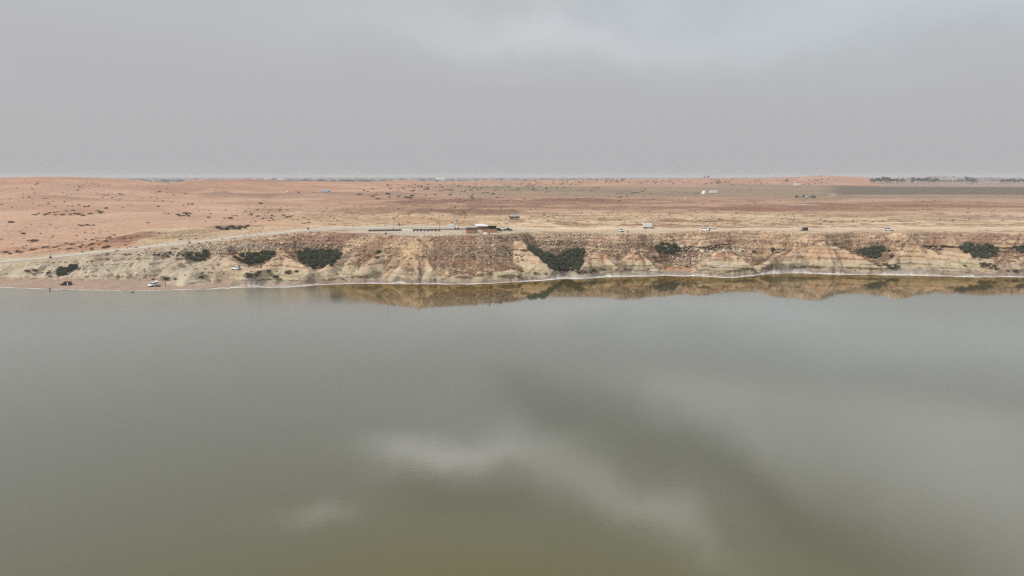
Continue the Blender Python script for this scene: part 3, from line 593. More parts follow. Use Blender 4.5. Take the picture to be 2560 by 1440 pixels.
# ------------------------------------------------------------------ the lake
wx = np.concatenate([np.linspace(-3500, -420, 40), np.arange(-410, 411, 3.0), np.linspace(420, 3500, 40)])
wy = np.concatenate([np.linspace(-900, 0, 12), np.arange(10, 204, 6.0), np.arange(205, 372, 2.0)])
WX, WY = np.meshgrid(wx, wy)
wu = np.clip(WX/np.maximum(WY, 60), U[0], U[-1]); sdd = np.interp(wu, U, blur(Sd, 25))-WY
shal_refl = np.exp(-(np.maximum(sdd, 0)/38.0)**2)*ss(60, 150, WY)*(.25+.75*ss(700, 920, 1280+wu*FPX))  # brown shallows, and where the mirrored bank is darkened
wpx = 1280+wu*FPX
ruf = ss(1000, 650, wpx)*np.exp(-np.maximum(sdd-15, 0)/60.0)*ss(60, 200, WY)
silt = np.exp(-((WX+6)/50)**2-((WY-62)/32)**2)*(.85+.3*fbm(WX/14, WY/10, 950, 4)); silt = np.clip(silt+.35*np.exp(-((WY-50)/40)**2)*ss(140, 0, np.abs(WX)), 0, 1)   # silty olive patch
wm = bpy.data.materials.new("water"); wm.use_nodes = True; t_ = wm.node_tree; b = t_.nodes['Principled BSDF']
av = t_.nodes.new('ShaderNodeVertexColor'); av.layer_name = "lake"; sp = t_.nodes.new('ShaderNodeSeparateColor'); t_.links.new(av.outputs[0], sp.inputs[0])
tcn = t_.nodes.new('ShaderNodeTexCoord')
mc = t_.nodes.new('ShaderNodeMix'); mc.data_type = 'RGBA'; t_.links.new(sp.outputs[0], mc.inputs[0])
mc.inputs[6].default_value = (.076, .077, .047, 1); mc.inputs[7].default_value = (.085, .060, .015, 1)
mc2 = t_.nodes.new('ShaderNodeMix'); mc2.data_type = 'RGBA'; t_.links.new(sp.outputs[2], mc2.inputs[0]); t_.links.new(mc.outputs[2], mc2.inputs[6]); mc2.inputs[7].default_value = (.086, .078, .014, 1)
t_.links.new(mc2.outputs[2], b.inputs['Base Color'])
b.inputs['Specular IOR Level'].default_value = 0.0; b.inputs['Roughness'].default_value = 1
gl = t_.nodes.new('ShaderNodeBsdfGlossy'); mg = t_.nodes.new('ShaderNodeMix'); mg.data_type = 'RGBA'; t_.links.new(sp.outputs[0], mg.inputs[0]); mg.inputs[6].default_value = (1, .985, .935, 1); mg.inputs[7].default_value = (.66, .54, .31, 1); t_.links.new(mg.outputs[2], gl.inputs['Color'])  # golden gloss tint near shore darkens the bank's reflection
fr = t_.nodes.new('ShaderNodeFresnel'); fr.inputs['IOR'].default_value = 1.38
fm = t_.nodes.new('ShaderNodeMath'); fm.operation = 'MULTIPLY'; fm.use_clamp = True;  t_.links.new(fr.outputs[0], fm.inputs[0]); fm.inputs[1].default_value = 1.75
fc = t_.nodes.new('ShaderNodeMath'); fc.operation = 'MINIMUM'; t_.links.new(fm.outputs[0], fc.inputs[0]); fc.inputs[1].default_value = .60
ms = t_.nodes.new('ShaderNodeMixShader'); t_.links.new(fc.outputs[0], ms.inputs[0]); t_.links.new(b.outputs[0], ms.inputs[1]); t_.links.new(gl.outputs[0], ms.inputs[2]); t_.links.new(ms.outputs[0], t_.nodes['Material Output'].inputs['Surface'])
t_.links.new(mrange(sp.outputs[1], 0, 1, .035, .30), gl.inputs['Roughness'])
w1 = gnoise(1.1, 4, (1, .7, 1)); w2 = gnoise(.25, 3, (1, .6, 1))
ad = t_.nodes.new('ShaderNodeMath'); ad.operation = 'MULTIPLY_ADD'; t_.links.new(w2.outputs['Fac'], ad.inputs[0]); ad.inputs[1].default_value = 1.6; t_.links.new(w1.outputs['Fac'], ad.inputs[2])
bpn = t_.nodes.new('ShaderNodeBump'); bpn.inputs['Distance'].default_value = .06
t_.links.new(mrange(sp.outputs[1], 0, 1, .07, .55), bpn.inputs['Strength'])
t_.links.new(ad.outputs[0], bpn.inputs['Height']); t_.links.new(bpn.outputs[0], b.inputs['Normal']); t_.links.new(bpn.outputs[0], gl.inputs['Normal']); t_.links.new(bpn.outputs[0], fr.inputs['Normal'])
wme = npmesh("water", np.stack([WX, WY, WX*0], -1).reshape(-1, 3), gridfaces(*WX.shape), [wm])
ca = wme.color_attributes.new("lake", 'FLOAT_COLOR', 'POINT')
ca.data.foreach_set('color', np.stack([shal_refl, ruf, silt, shal_refl*0+1], -1).astype(np.float32).ravel())
tag(lnk("water", wme), kind='structure')

# ------------------------------------------------------------------ paved road strip draped on the flattened ground
asph = mat("asphalt", lin((200, 193, 180))*.84, .9, .1, noise=.18, nscale=.6)
def strip(name, P, w, m, dz):
    P = np.array(P)[::2]; d_ = np.gradient(P[:, :2], axis=0); d_ /= np.linalg.norm(d_, axis=1)[:, None]; nn = np.stack([-d_[:, 1], d_[:, 0]], 1)
    rows = []
    for k in np.linspace(-1, 1, 7):
        q = P[:, :2]+nn*w*k; z = np.maximum(sampZ(q[:, 0], q[:, 1]), P[:, 2]-.5)+dz
        rows.append(np.stack([q[:, 0], q[:, 1], z], 1))
    VV = np.stack(rows, 0)
    return lnk(name, npmesh(name, VV.reshape(-1, 3), gridfaces(7, len(P)), [m]))
P_ = road.copy(); P_[:, 2] = sampZ(road[:, 0], road[:, 1])
tag(strip("road", P_, 4.9, asph, .10), kind='structure')

#@@BEGIN_OBJECTS
# ------------------------------------------------------------------ mesh helpers
class MB:
    def __init__(s): s.v = []; s.f = []
    def add(s, V, F):
        n = len(s.v); s.v += [tuple(map(float, p)) for p in V]; s.f += [tuple(i+n for i in f) for f in F]; return s
    def box(s, x0, x1, y0, y1, z0, z1, tx=0, ty=0, bev=0.0):
        """box; the top is drawn in by tx, ty; bev chamfers the upright edges"""
        def ring(z, ax, ay):
            a, b_, c, d_ = x0+ax, x1-ax, y0+ay, y1-ay; e = min(bev, (b_-a)*.45, (d_-c)*.45)
            if e <= 0: return [(a, c, z), (b_, c, z), (b_, d_, z), (a, d_, z)]
            return [(a+e, c, z), (b_-e, c, z), (b_, c+e, z), (b_, d_-e, z), (b_-e, d_, z), (a+e, d_, z), (a, d_-e, z), (a, c+e, z)]
        return s.loft([ring(z0, 0, 0), ring(z1, tx, ty)])
    def loft(s, rings, cap=True):
        n = len(rings[0]); V = [p for r in rings for p in r]; F = []
        for k in range(len(rings)-1):
            for i in range(n):
                j = (i+1) % n; F.append((k*n+i, k*n+j, (k+1)*n+j, (k+1)*n+i))
        if cap: F.append(tuple(range(n))[::-1]); F.append(tuple((len(rings)-1)*n+i for i in range(n)))
        return s.add(V, F)
    def tube(s, p, q, r0, r1=None, n=10):
        r1 = r0 if r1 is None else r1; p = Vector(p); q = Vector(q); d_ = (q-p).normalized()
        a = d_.orthogonal().normalized(); b_ = d_.cross(a)
        ring = lambda c, r: [tuple(c+(a*math.cos(i*math.tau/n)+b_*math.sin(i*math.tau/n))*r) for i in range(n)]
        return s.loft([ring(p, r0), ring(q, r1)])
    def build(s, name, m, parent=None, smooth=False):
        me = bpy.data.meshes.new(name); me.from_pydata(s.v, [], s.f); me.materials.append(m); me.update()
        import bmesh
        bm = bmesh.new(); bm.from_mesh(me); bmesh.ops.recalc_face_normals(bm, faces=bm.faces); bm.to_mesh(me); bm.free()
        if smooth: me.polygons.foreach_set('use_smooth', [True]*len(me.polygons))
        return lnk(name, me, parent)
def empty(name, loc, rz=0.0):
    o = bpy.data.objects.new(name, None); COL.objects.link(o); o.location = loc; o.rotation_euler = (0, 0, rz); return o
def copy_tree(o, parent=None):
    c = o.copy(); COL.objects.link(c); c.parent = parent
    for ch in [x for x in bpy.data.objects if x.parent == o]: copy_tree(ch, c)
    return c
M = {}
M['white'] = mat('white_paint', (.78, .79, .80), .35, .5, noise=.05); M['dwhite'] = mat('dusty_white_paint', (.70, .70, .68), .5, .4, noise=.08)
M['silver'] = mat('silver_blue_paint', (.50, .56, .62), .3, .5, .2); M['black'] = mat('black_paint', (.012, .013, .016), .3, .5); M['maroon'] = mat('dark_maroon_paint', (.022, .010, .010), .35, .5)
M['glass'] = mat('tinted_glass', (.012, .014, .017), .08, .6); M['rubber'] = mat('rubber', (.015, .015, .015), .85, .2); M['rim'] = mat('wheel_rim', (.35, .35, .36), .4, .5, .5)
M['lamp'] = mat('lamp_glass', (.75, .76, .72), .15, .6); M['red'] = mat('red_lens', (.30, .02, .015), .25, .5); M['metal'] = mat('galvanised_metal', (.42, .44, .45), .45, .4, .3, noise=.12)
M['dark'] = mat('dark_plastic', (.02, .02, .022), .7, .3); M['pole'] = mat('pole_paint', (.30, .29, .27), .6, .3); M['wood'] = mat('weathered_timber', (.10, .07, .05), .85, .1, noise=.25)
M['brick'] = mat('pink_blockwork', (.36, .205, .150), .9, .1, noise=.18, nscale=3); M['roofdk'] = mat('dark_roof', (.05, .042, .038), .85, .1, noise=.2); M['sheet'] = mat('white_roof_sheet', (.74, .75, .78), .5, .3, noise=.08)
M['thatch'] = mat('palm_thatch', (.38, .30, .20), .95, .05, noise=.25, nscale=6); M['stone'] = mat('dark_stone', (.125, .105, .090), .95, .05, noise=.35, nscale=4); M['conc'] = mat('painted_concrete', (.70, .69, .66), .8, .2, noise=.1)
M['pan'] = mat('salt_mud', (.46, .44, .42), .9, .1, noise=.15, nscale=.3); M['rust'] = mat('rusty_orange_steel', (.30, .09, .03), .8, .2, noise=.3); M['canvas'] = mat('white_canvas', (.76, .76, .74), .85, .1, noise=.06); M['tan'] = mat('tan_canvas', (.48, .27, .12), .9, .1, noise=.2)
M['skin'] = mat('skin', (.28, .15, .09), .6, .3); M['hair'] = mat('hair', (.012, .010, .009), .7, .2); M['clothdk'] = mat('dark_cloth', (.015, .015, .018), .9, .1); M['clothlt'] = mat('pale_cloth', (.62, .62, .60), .9, .1); M['clothgr'] = mat('grey_cloth', (.10, .11, .12), .9, .1)
M['leaf'] = mat('dark_green_leaves', (.080, .098, .055), .75, .15, island=.75); M['leaf2'] = mat('olive_leaves', (.088, .084, .052), .8, .12, island=.5); M['leafdry'] = mat('dry_brown_leaves', (.165, .112, .080), .9, .1, island=.5)
M['twig'] = mat('twig_bark', (.075, .055, .04), .9, .1, noise=.2); M['leaffar'] = mat('tree_leaves', (.045, .050, .038), .8, .12, island=.5)
M['rockp'] = mat('pale_limestone', (.48, .42, .33), .9, .1, noise=.15, nscale=1.5, bump=.6); M['rockd'] = mat('dark_wet_rock', (.06, .05, .04), .7, .3, noise=.2)

# ------------------------------------------------------------------ plants
def leafcloud(rng, blobs, n, size, flat=.6):
    """leaf-sized quads scattered through the shell and volume of several lobes; blobs = (cx,cy,cz,rx,ry,rz)"""
    B = np.array(blobs); w = B[:, 3]*B[:, 4]*B[:, 5]; idx = rng.choice(len(B), n, p=w/w.sum())
    dv = rng.normal(size=(n, 3)); dv /= np.linalg.norm(dv, axis=1)[:, None]; rr = rng.uniform(.25, 1, n)**.5*rng.uniform(.85, 1.12, n)
    c = B[idx, :3]+dv*B[idx, 3:]*rr[:, None]; c[:, 2] = np.maximum(c[:, 2], .02)
    a = rng.normal(size=(n, 3)); a[:, 2] *= flat; a /= np.linalg.norm(a, axis=1)[:, None]
    b_ = np.cross(a, rng.normal(size=(n, 3))); b_ /= np.linalg.norm(b_, axis=1)[:, None]
    s_ = size*rng.uniform(.6, 1.3, n)[:, None]
    V = np.stack([c-a*s_, c+b_*s_*.55, c+a*s_, c-b_*s_*.55], 1).reshape(-1, 3)
    return V, np.arange(n*4).reshape(-1, 4)
def lobes(rng, k, r, h, spread):
    out = [(0, 0, h*.5, r*.75, r*.75, h*.5)]
    for _ in range(k):
        a = rng.uniform(0, math.tau); q = r*spread*rng.uniform(.5, 1); s_ = r*rng.uniform(.32, .55)
        out.append((math.cos(a)*q, math.sin(a)*q, h*rng.uniform(.3, .78), s_, s_, h*rng.uniform(.22, .36)))
    return out
def stems(rng, k, r, h, rad):
    b_ = MB()
    for _ in range(k):
        a = rng.uniform(0, math.tau); q = r*rng.uniform(.2, .7)
        m_ = (math.cos(a)*q*.4, math.sin(a)*q*.4, h*.35); e = (math.cos(a)*q, math.sin(a)*q, h*rng.uniform(.6, .85))
        b_.tube((math.cos(a)*.08*r, math.sin(a)*.08*r, -.25), m_, rad, rad*.7, 5); b_.tube(m_, e, rad*.7, rad*.25, 5)
    return b_
BUSH = []
for i in range(5):
    rng = np.random.RandomState(50+i)
    V_, F_ = leafcloud(rng, lobes(rng, 8, 1.0, 1.35, .62), 1500, .085)
    me = npmesh("foliage", V_, F_, [M['leaf']]); st = stems(rng, 6, 1.0, 1.3, .035).build("stems", M['twig']); sme = st.data; bpy.data.objects.remove(st)
    BUSH.append((me, sme))
BUSH2 = []
for i in range(4):
    rng = np.random.RandomState(80+i)
    V_, F_ = leafcloud(rng, lobes(rng, 7, 1.0, .9, .7), 900, .075)
    me = npmesh("foliage", V_, F_, [M['leaf2']]); st = stems(rng, 7, 1.0, .9, .03).build("stems", M['leafdry']); sme = st.data; bpy.data.objects.remove(st)
    BUSH2.append((me, sme))
DRY = []
for i in range(3):
    rng = np.random.RandomState(95+i)
    V_, F_ = leafcloud(rng, lobes(rng, 6, 1.0, 1.1, .6), 420, .07)
    me = npmesh("foliage", V_, F_, [M['leafdry']]); st = stems(rng, 16, 1.0, 1.1, .03).build("stems", M['twig']); sme = st.data; bpy.data.objects.remove(st)
    DRY.append((me, sme))
TUFT = {}
for k, m_ in (('olive', 'leaf2'), ('dry', 'leafdry'), ('dark', 'leaf')):
    TUFT[k] = []
    for i in range(3):
        rng = np.random.RandomState(120+i)
        V_, F_ = leafcloud(rng, lobes(rng, 6, 1.0, .75, .75), 150, .17); TUFT[k].append(npmesh("desert_shrub", V_, F_, [M[m_]]))
prng = random.Random(11)
def bush(x, y, r, lab, group, protos=None, name='bush', hs=1.0, z=None):
    protos = protos or BUSH; me, sme = protos[prng.randrange(len(protos))]
    z = sampZ(x, y)[0] if z is None else z
    o = empty(name, (x, y, z-.12*r), prng.uniform(0, 6.28)); o.scale = (r, r, r*hs*prng.uniform(.85, 1.15))
    tag(o, lab, 'bush', group); lnk('foliage', me, o); lnk('stems', sme, o); return o
def inpoly(P, x, y):
    c = False; n = len(P)
    for i in range(n):
        (x1, y1), (x2, y2) = P[i], P[i-1]
        if (y1 > y) != (y2 > y) and x < (x2-x1)*(y-y1)/(y2-y1)+x1: c = not c
    return c
def polypts(P, n, rng):
    xs = [p[0] for p in P]; ys = [p[1] for p in P]; out = []; tries = 0
    dmin = math.sqrt((max(xs)-min(xs))*(max(ys)-min(ys))*2.2/n)*.62
    while len(out) < n and tries < 20000:
        x = rng.uniform(min(xs), max(xs)); y = rng.uniform(min(ys), max(ys)); tries += 1
        if tries % 1500 == 0: dmin *= .8
        if inpoly(P, x, y) and all(math.hypot(x-a, (y-b_)*1.7) > dmin for a, b_ in out): out.append((x, y))
    return out
def where(pts, p):
    xs = [q[0] for q in pts]; ys = [q[1] for q in pts]; n = len(pts); k = 1 if n < 9 else (3 if n < 26 else 4)
    f = (p[0]-min(xs))/max(max(xs)-min(xs), 1); h = (p[1]-min(ys))/max(max(ys)-min(ys), 1)
    side = ['left', 'right'][min(int(f*2), 1)] if k == 1 else (['left', 'middle', 'right'][min(int(f*3), 2)] if k == 3 else ['far left', 'left middle', 'right middle', 'far right'][min(int(f*4), 3)])
    row = ['back', 'front'][min(int(h*2), 1)] if n < 26 else ['back', 'centre', 'front'][min(int(h*3), 2)]
    return ', %s row, %s' % (row, side)
THICK = [
 ([(738, 632), (846, 630), (852, 636), (822, 668), (778, 668), (752, 652)], 34, 2.5, 'dark bush in the triangular thicket left of the pale spur', 'bushes filling the triangular hollow', BUSH),
 ([(584, 645), (602, 636), (684, 634), (680, 642), (645, 657), (612, 657)], 20, 2.2, 'dark bush in the hollow above the white car', 'bushes in the hollow above the white car', BUSH),
 ([(470, 642), (482, 634), (523, 634), (520, 648), (497, 655)], 9, 1.9, 'grey green bush left of the pale pointed mound', 'bushes left of the pointed mound', BUSH),
 ([(1325, 622), (1345, 623), (1362, 634), (1392, 640), (1404, 638), (1420, 630), (1438, 624), (1460, 624), (1454, 646), (1448, 674), (1385, 677), (1368, 662)], 58, 2.3, 'green bush in the big thicket by the salt shore', 'bushes of the big thicket by the shore', BUSH),
 ([(1640, 618), (1660, 612), (1698, 616), (1694, 630), (1666, 634), (1648, 630)], 12, 2.0, 'blackish bush in the lone clump below the white box truck', 'bushes below the box truck', BUSH),
 ([(2146, 622), (2210, 619), (2213, 628), (2192, 647), (2166, 640)], 16, 2.0, 'dark bush in the shaded cave hollow below the silver car', 'bushes in the cave hollow', BUSH),
 ([(2202, 660), (2248, 662), (2250, 669), (2206, 670)], 7, 1.5, 'low olive bush at the foot of the cave hollow', 'low bushes at the foot of the cave hollow', BUSH2),
 ([(2393, 616), (2440, 612), (2494, 622), (2488, 634), (2455, 647), (2430, 640)], 24, 2.2, 'dark bush in the oval thicket near the right end', 'bushes of the oval thicket at right', BUSH),
 ([(2442, 656), (2480, 658), (2498, 674), (2470, 670)], 8, 1.5, 'small green bush on the slanting line below the oval thicket', 'bushes below the oval thicket', BUSH2),
 ([(2536, 618), (2580, 618), (2580, 634), (2552, 630)], 6, 2.0, 'dark bush in the thicket at the right edge', 'bushes at the right edge', BUSH),
 ([(146, 676), (170, 667), (190, 669), (172, 682), (150, 688)], 9, 2.1, 'dark bush in the clump above the black car', 'bushes above the black car', BUSH),
 ([(480, 636), (400, 640), (375, 637), (400, 632), (470, 630)], 12, 1.2, 'thin olive scrub bush along the ledge under the road', 'scrub bushes along the ledge under the road', BUSH2),
 ([(1175, 640), (1215, 622), (1228, 640), (1222, 652), (1190, 650)], 9, 1.0, 'dry bush on the brown slope under the buildings', 'dry bushes on the slope under the buildings', DRY),
 ([(1262, 618), (1290, 632), (1320, 650), (1300, 648), (1268, 632)], 8, .9, 'small dark bush on the slanting line left of the big thicket', 'bushes on the slanting line', BUSH2),
 ([(545, 567), (622, 562), (618, 570), (550, 572)], 10, 2.0, 'green bush in the long row behind the road', 'green bushes in the row behind the road', BUSH2),
 ([(1440, 676), (1490, 673), (1492, 680), (1445, 682)], 7, 1.2, 'low grey green bush on the salt flat right of the big thicket', 'low bushes on the salt flat', BUSH2)]
for P, n, r, lab, grp, protos in THICK:
    rg = random.Random(n*7+len(P)); pts = polypts(P, n, rg); G3 = ground_at([p[0] for p in pts], [p[1]+4 for p in pts])
    for g_, p_ in zip(G3, pts): bush(g_[0], g_[1]+.3, r*rg.uniform(.7, 1.2), lab+where(pts, p_), grp, protos)
for px, py, r, lab, protos in [
    (68, 679, 1.4, 'round green bush alone on the pale bank near the left edge', BUSH2), (88, 678, 1.7, 'second round green bush from the left edge on the pale bank', BUSH2), (121, 683, 1.3, 'grey green bush just left of the dark clump on the bank', BUSH2),
    (125, 692, 1.2, 'dry brown bush at the foot of the bank, above the wading person', DRY), (84, 687, 1.0, 'low dry bush on the sand under the second round bush', DRY), (412, 700, 2.2, 'wide grey bush on the beach behind the white car with its open boot', BUSH2),
    (383, 700, 1.2, 'small brown bush directly above the white car on the beach', DRY), (438, 700, 1.2, 'small brown bush on the beach right of the wide grey bush', DRY), (505, 695, 1.5, 'olive bush at the foot of the pale lumpy mounds', BUSH2),
    (620, 694, 2.6, 'broad olive bush on the beach below the parked white car', BUSH2), (642, 690, 1.3, 'small olive bush touching the broad bush on the beach', BUSH2), (648, 683, 1.5, 'low olive bush behind the broad bush on the beach', BUSH2),
    (671, 680, 1.4, 'grey bush below the hollow of dark bushes', BUSH2), (688, 695, 2.0, 'dark low bush beside the white salt edge, left of the spur', BUSH2), (722, 684, 2.2, 'green brown bush under the triangular thicket', BUSH2),
    (740, 680, 1.3, 'little bush at the bottom tip of the triangular thicket', BUSH2), (946, 634, 1.7, 'lone dark bush high on the brown slope left of the pale spur', BUSH), (943, 646, 1.5, 'lone bush lower on the brown slope left of the pale spur', BUSH2),
    (924, 642, 1.1, 'small dry bush beside the lone dark bush on the slope', DRY), (1250, 597, 1.8, 'bare grey bush on the cliff edge below the black cars', DRY), (1265, 602, 1.2, 'dark dry bush hanging below the cliff edge near the black cars', DRY),
    (1338, 685, 1.4, 'small dry bush at the left foot of the big thicket by the salt', DRY), (1365, 686, 1.0, 'tiny dry bush on the salt below the big thicket', DRY), (1716, 667, 1.2, 'bright green bush at the foot of the rubble slope', BUSH2),
    (1712, 628, 1.4, 'dark bush on the rocks right of the lone clump below the truck', BUSH2), (1932, 630, 1.8, 'dark bush under the rock ledge in the middle of the right cliff', BUSH), (1943, 633, 1.3, 'smaller bush touching the one under the rock ledge', BUSH2),
    (1885, 632, 1.2, 'dark bush right of the pale slab of rock', BUSH), (2222, 630, 1.4, 'dark bush just right of the cave hollow', BUSH), (2229, 645, 1.5, 'round dark bush on the tan slope right of the cave hollow', BUSH),
    (2410, 666, 1.3, 'dark bush tucked behind the low pointed spur', BUSH2), (2462, 611, .9, 'small bush on the slope above the oval thicket', BUSH2), (2538, 680, 1.6, 'round olive bush by the salt near the right edge', BUSH2), (2520, 678, 1.0, 'little olive bush left of the round one near the right edge', BUSH2),
    (1238, 590, .9, 'small dry bush at the rim right of the white tanks', DRY), (1590, 650, .8, 'tiny dry bush on the cone below the truck', DRY), (118, 688, .8, 'tiny dark bush on the sand left of the dry brown bush', DRY), (1660, 652, 1.0, 'grey dry bush between the cones and the rubble slope', DRY)]:
    g_ = at(px, py); bush(g_[0], g_[1], r, lab, None, protos)
def scatter(pts, kinds, r, lab0, grp):
    G3 = ground_at([p[0] for p in pts], [p[1] for p in pts])
    for g_, p_ in zip(G3, pts):
        lab = lab0+(where(pts, p_) if len(pts) > 3 else '')
        k = prng.choice(kinds); me = TUFT[k][prng.randrange(3)]; o = lnk('desert_shrub', me); q = r*prng.uniform(.6, 1.35)
        o.location = (g_[0], g_[1], g_[2]-.05*q); o.rotation_euler = (0, 0, prng.uniform(0, 6.28)); o.scale = (q*prng.uniform(.9, 1.5), q, q*prng.uniform(.7, 1.1)); tag(o, lab, 'shrub', grp)
def rnd(n, x0, x1, y0, y1, seed, bias=1.0):
    rg = random.Random(seed); return [(rg.uniform(x0, x1), y0+(y1-y0)*rg.random()**bias) for _ in range(n)]
for px, py, r, k, lab in [(27, 557, 1.5, 'dark', 'dark shrub alone on the orange sand nearest the left edge'), (60, 585, 1.6, 'dark', 'round dark shrub alone on the sand where the tyre tracks cross'), (88, 603, 1.6, 'olive', 'green shrub alone on the sand above the first lamp post'),
        (370, 558, 1.4, 'dark', 'dark shrub alone on the sand near the sandy track'), (652, 510, 2.0, 'dark', 'dark shrub alone on the orange flat left of the rocky rise'), (411, 533, .8, 'dark', 'tiny dark shrub on the bare sand left of the black clump')]:
    scatter([(px, py)], [k], r, lab, None)
scatter([(83, 537), (90, 538), (97, 534), (112, 538), (118, 536), (124, 533), (136, 532), (138, 538), (144, 530), (157, 538), (165, 528), (177, 537), (188, 535), (196, 537), (182, 527), (208, 540), (226, 536), (245, 528), (251, 533)], ['dark', 'dry'], 1.5, 'dark shrub on the low sandy mound at the left', 'shrubs on the low sandy mound')
scatter([(196, 563), (203, 565), (211, 564), (219, 563), (226, 564), (233, 564)], ['dry', 'dark'], 1.2, 'brown shrub in the short row right of the mound', 'shrubs in the short row')
scatter([(446, 538), (450, 541), (461, 534), (466, 531), (468, 537), (472, 541), (476, 534), (458, 540)], ['dark'], 1.5, 'blackish shrub in the tight clump on the sand behind the road', 'shrubs of the blackish clump')
scatter([(13, 632), (26, 635), (43, 631), (80, 625), (90, 622), (108, 620), (118, 618), (136, 619), (143, 617), (165, 609), (180, 612), (176, 622), (168, 624), (200, 617), (231, 600), (244, 602), (224, 613), (232, 611), (248, 612), (266, 604), (268, 597), (260, 620), (270, 618), (230, 624), (286, 588), (278, 598), (312, 598)], ['olive', 'dry', 'olive'], 1.15, 'olive shrub between the road and the sandy track', 'shrubs between the road and the sandy track')
scatter(rnd(34, 0, 310, 458, 522, 3), ['dry', 'dry', 'dark'], 1.2, 'brown shrub on the far sand at left', 'small shrubs over the far left sand')
scatter(rnd(12, 370, 490, 476, 520, 4), ['dry'], 1.6, 'brown shrub on the dune flank behind the blackish clump', 'shrubs on the dune flank')
scatter(rnd(22, 520, 720, 522, 548, 5), ['dry', 'dry', 'dark'], 1.3, 'low dry shrub on the sand left of the rocky rise', 'dry shrubs left of the rocky rise')
scatter(rnd(40, 900, 1250, 466, 498, 6), ['dry', 'dark'], 2.4, 'brown shrub on the orange dunes right of the camp', 'shrubs on the dunes right of the camp')
scatter([(1544, 494), (1552, 494), (1569, 488), (1579, 486), (1584, 483), (1588, 482), (1594, 482), (1606, 479), (1613, 474)], ['dark'], 1.6, 'dark shrub in the slanting line across the olive plain', 'shrubs in the slanting line on the plain')
scatter([(1845, 478), (1874, 477), (1970, 455)], ['dark'], 2.0, 'dark shrub alone on the plain between the two right camps', 'lone shrubs on the right plain')
# countless scrub tufts
def scrub(zones, seed):
    rng = np.random.RandomState(seed); VV = []; base_V, base_F = leafcloud(np.random.RandomState(5), lobes(np.random.RandomState(6), 4, 1, .7, .7), 26, .34)
    for (n, x0, x1, y0, y1, r) in zones:
        px = rng.uniform(x0, x1, n); py = y0+(y1-y0)*rng.uniform(0, 1, n)
        keep = vn(px/37., py/5., 500+seed) > rng.uniform(-.7, .7, n); px, py = px[keep], py[keep]; g_ = ground_at(px, py)
        rr = r*rng.uniform(.5, 1.5, len(px)); a = rng.uniform(0, 6.28, len(px)); ca, sa = np.cos(a), np.sin(a)
        bx = base_V[None, :, 0]*ca[:, None]-base_V[None, :, 1]*sa[:, None]; by = base_V[None, :, 0]*sa[:, None]+base_V[None, :, 1]*ca[:, None]
        VV.append(np.stack([bx*rr[:, None]*1.2, by*rr[:, None], base_V[None, :, 2]*rr[:, None]], -1)+g_[:, None, :]-np.array([0, 0, .03]))
    VV = np.concatenate(VV); return VV.reshape(-1, 3), np.arange(VV.size//3).reshape(-1, 4)
V_, F_ = scrub([(500, 960, 1500, 460, 478, 1.5), (420, 1300, 2100, 448, 462, 2.0), (260, 1000, 1700, 478, 505, 1.0), (150, 0, 420, 450, 520, .7), (120, 420, 900, 500, 560, .7), (260, 700, 1700, 515, 560, .7), (200, 1700, 2560, 495, 560, .8), (120, 0, 300, 560, 640, .55)], 1)
tag(lnk('scrub', npmesh('scrub', V_, F_, [M['leafdry']])), 'dry brown scrub tufts sprinkled over the plain and dunes', 'scrub', kind='stuff')
V_, F_ = scrub([(130, 100, 620, 655, 695, .5), (160, 500, 900, 640, 700, .5), (250, 1300, 2560, 610, 680, .45), (220, 850, 1320, 590, 660, .45), (160, 180, 640, 585, 640, .6)], 2)
tag(lnk('slope_scrub', npmesh('slope_scrub', V_, F_, [M['leaf2']])), 'thin olive scrub tufts clinging to the lakeside slopes', 'scrub', kind='stuff')

# ------------------------------------------------------------------ rubble and slabs
def rocks(zones, seed, m_, name, lab):
    rng = np.random.RandomState(seed); VV = []; FF = []; off = 0
    cube = np.array([(x, y, z) for x in (-1, 1) for y in (-1, 1) for z in (-1, 1)], float); cf = np.array([(0, 1, 3, 2), (4, 6, 7, 5), (0, 4, 5, 1), (2, 3, 7, 6), (0, 2, 6, 4), (1, 5, 7, 3)])
    for (n, x0, x1, y0, y1, r) in zones:
        n = int(n*2.5); r = r*.42; px = (x0+x1)/2+(x1-x0)*.72*(rng.uniform(0, 1, n)+rng.uniform(0, 1, n)-1); py = (y0+y1)/2+(y1-y0)*.66*(rng.uniform(0, 1, n)+rng.uniform(0, 1, n)-1); py = np.maximum(py, 572 if y1 > 572 else 480); keep = vn(px/30., py/9., 700+seed) > rng.uniform(-.8, .5, n); px, py = px[keep], py[keep]; g_ = ground_at(px, py); k = len(px)
        ok = (g_[:, 2] > .5) & (sampZ(g_[:, 0], g_[:, 1], coneM) < rng.uniform(.1, .75, k)); g_ = g_[ok]; k = len(g_)
        rr = r*np.exp(rng.normal(0, .45, k)); sc = rng.uniform(.55, 1.25, (k, 1, 3))*np.array([1.15, 1, .6]); v = cube[None]*sc*(1+rng.uniform(-.28, .28, (k, 8, 3)))*rr[:, None, None]*.5
        a = rng.uniform(0, 6.28, k); ca, sa = np.cos(a)[:, None], np.sin(a)[:, None]; x = v[..., 0]*ca-v[..., 1]*sa; y = v[..., 0]*sa+v[..., 1]*ca
        VV.append((np.stack([x, y, v[..., 2]+x*rng.uniform(-.3, .3, (k, 1))], -1)+g_[:, None, :]+np.array([0, 0, .05])).reshape(-1, 3))
        FF.append((cf[None]+off+8*np.arange(k)[:, None, None]).reshape(-1, 4)); off += 8*k
    return tag(lnk(name, npmesh(name, np.concatenate(VV), np.concatenate(FF), [m_])), lab, 'rubble', kind='stuff')
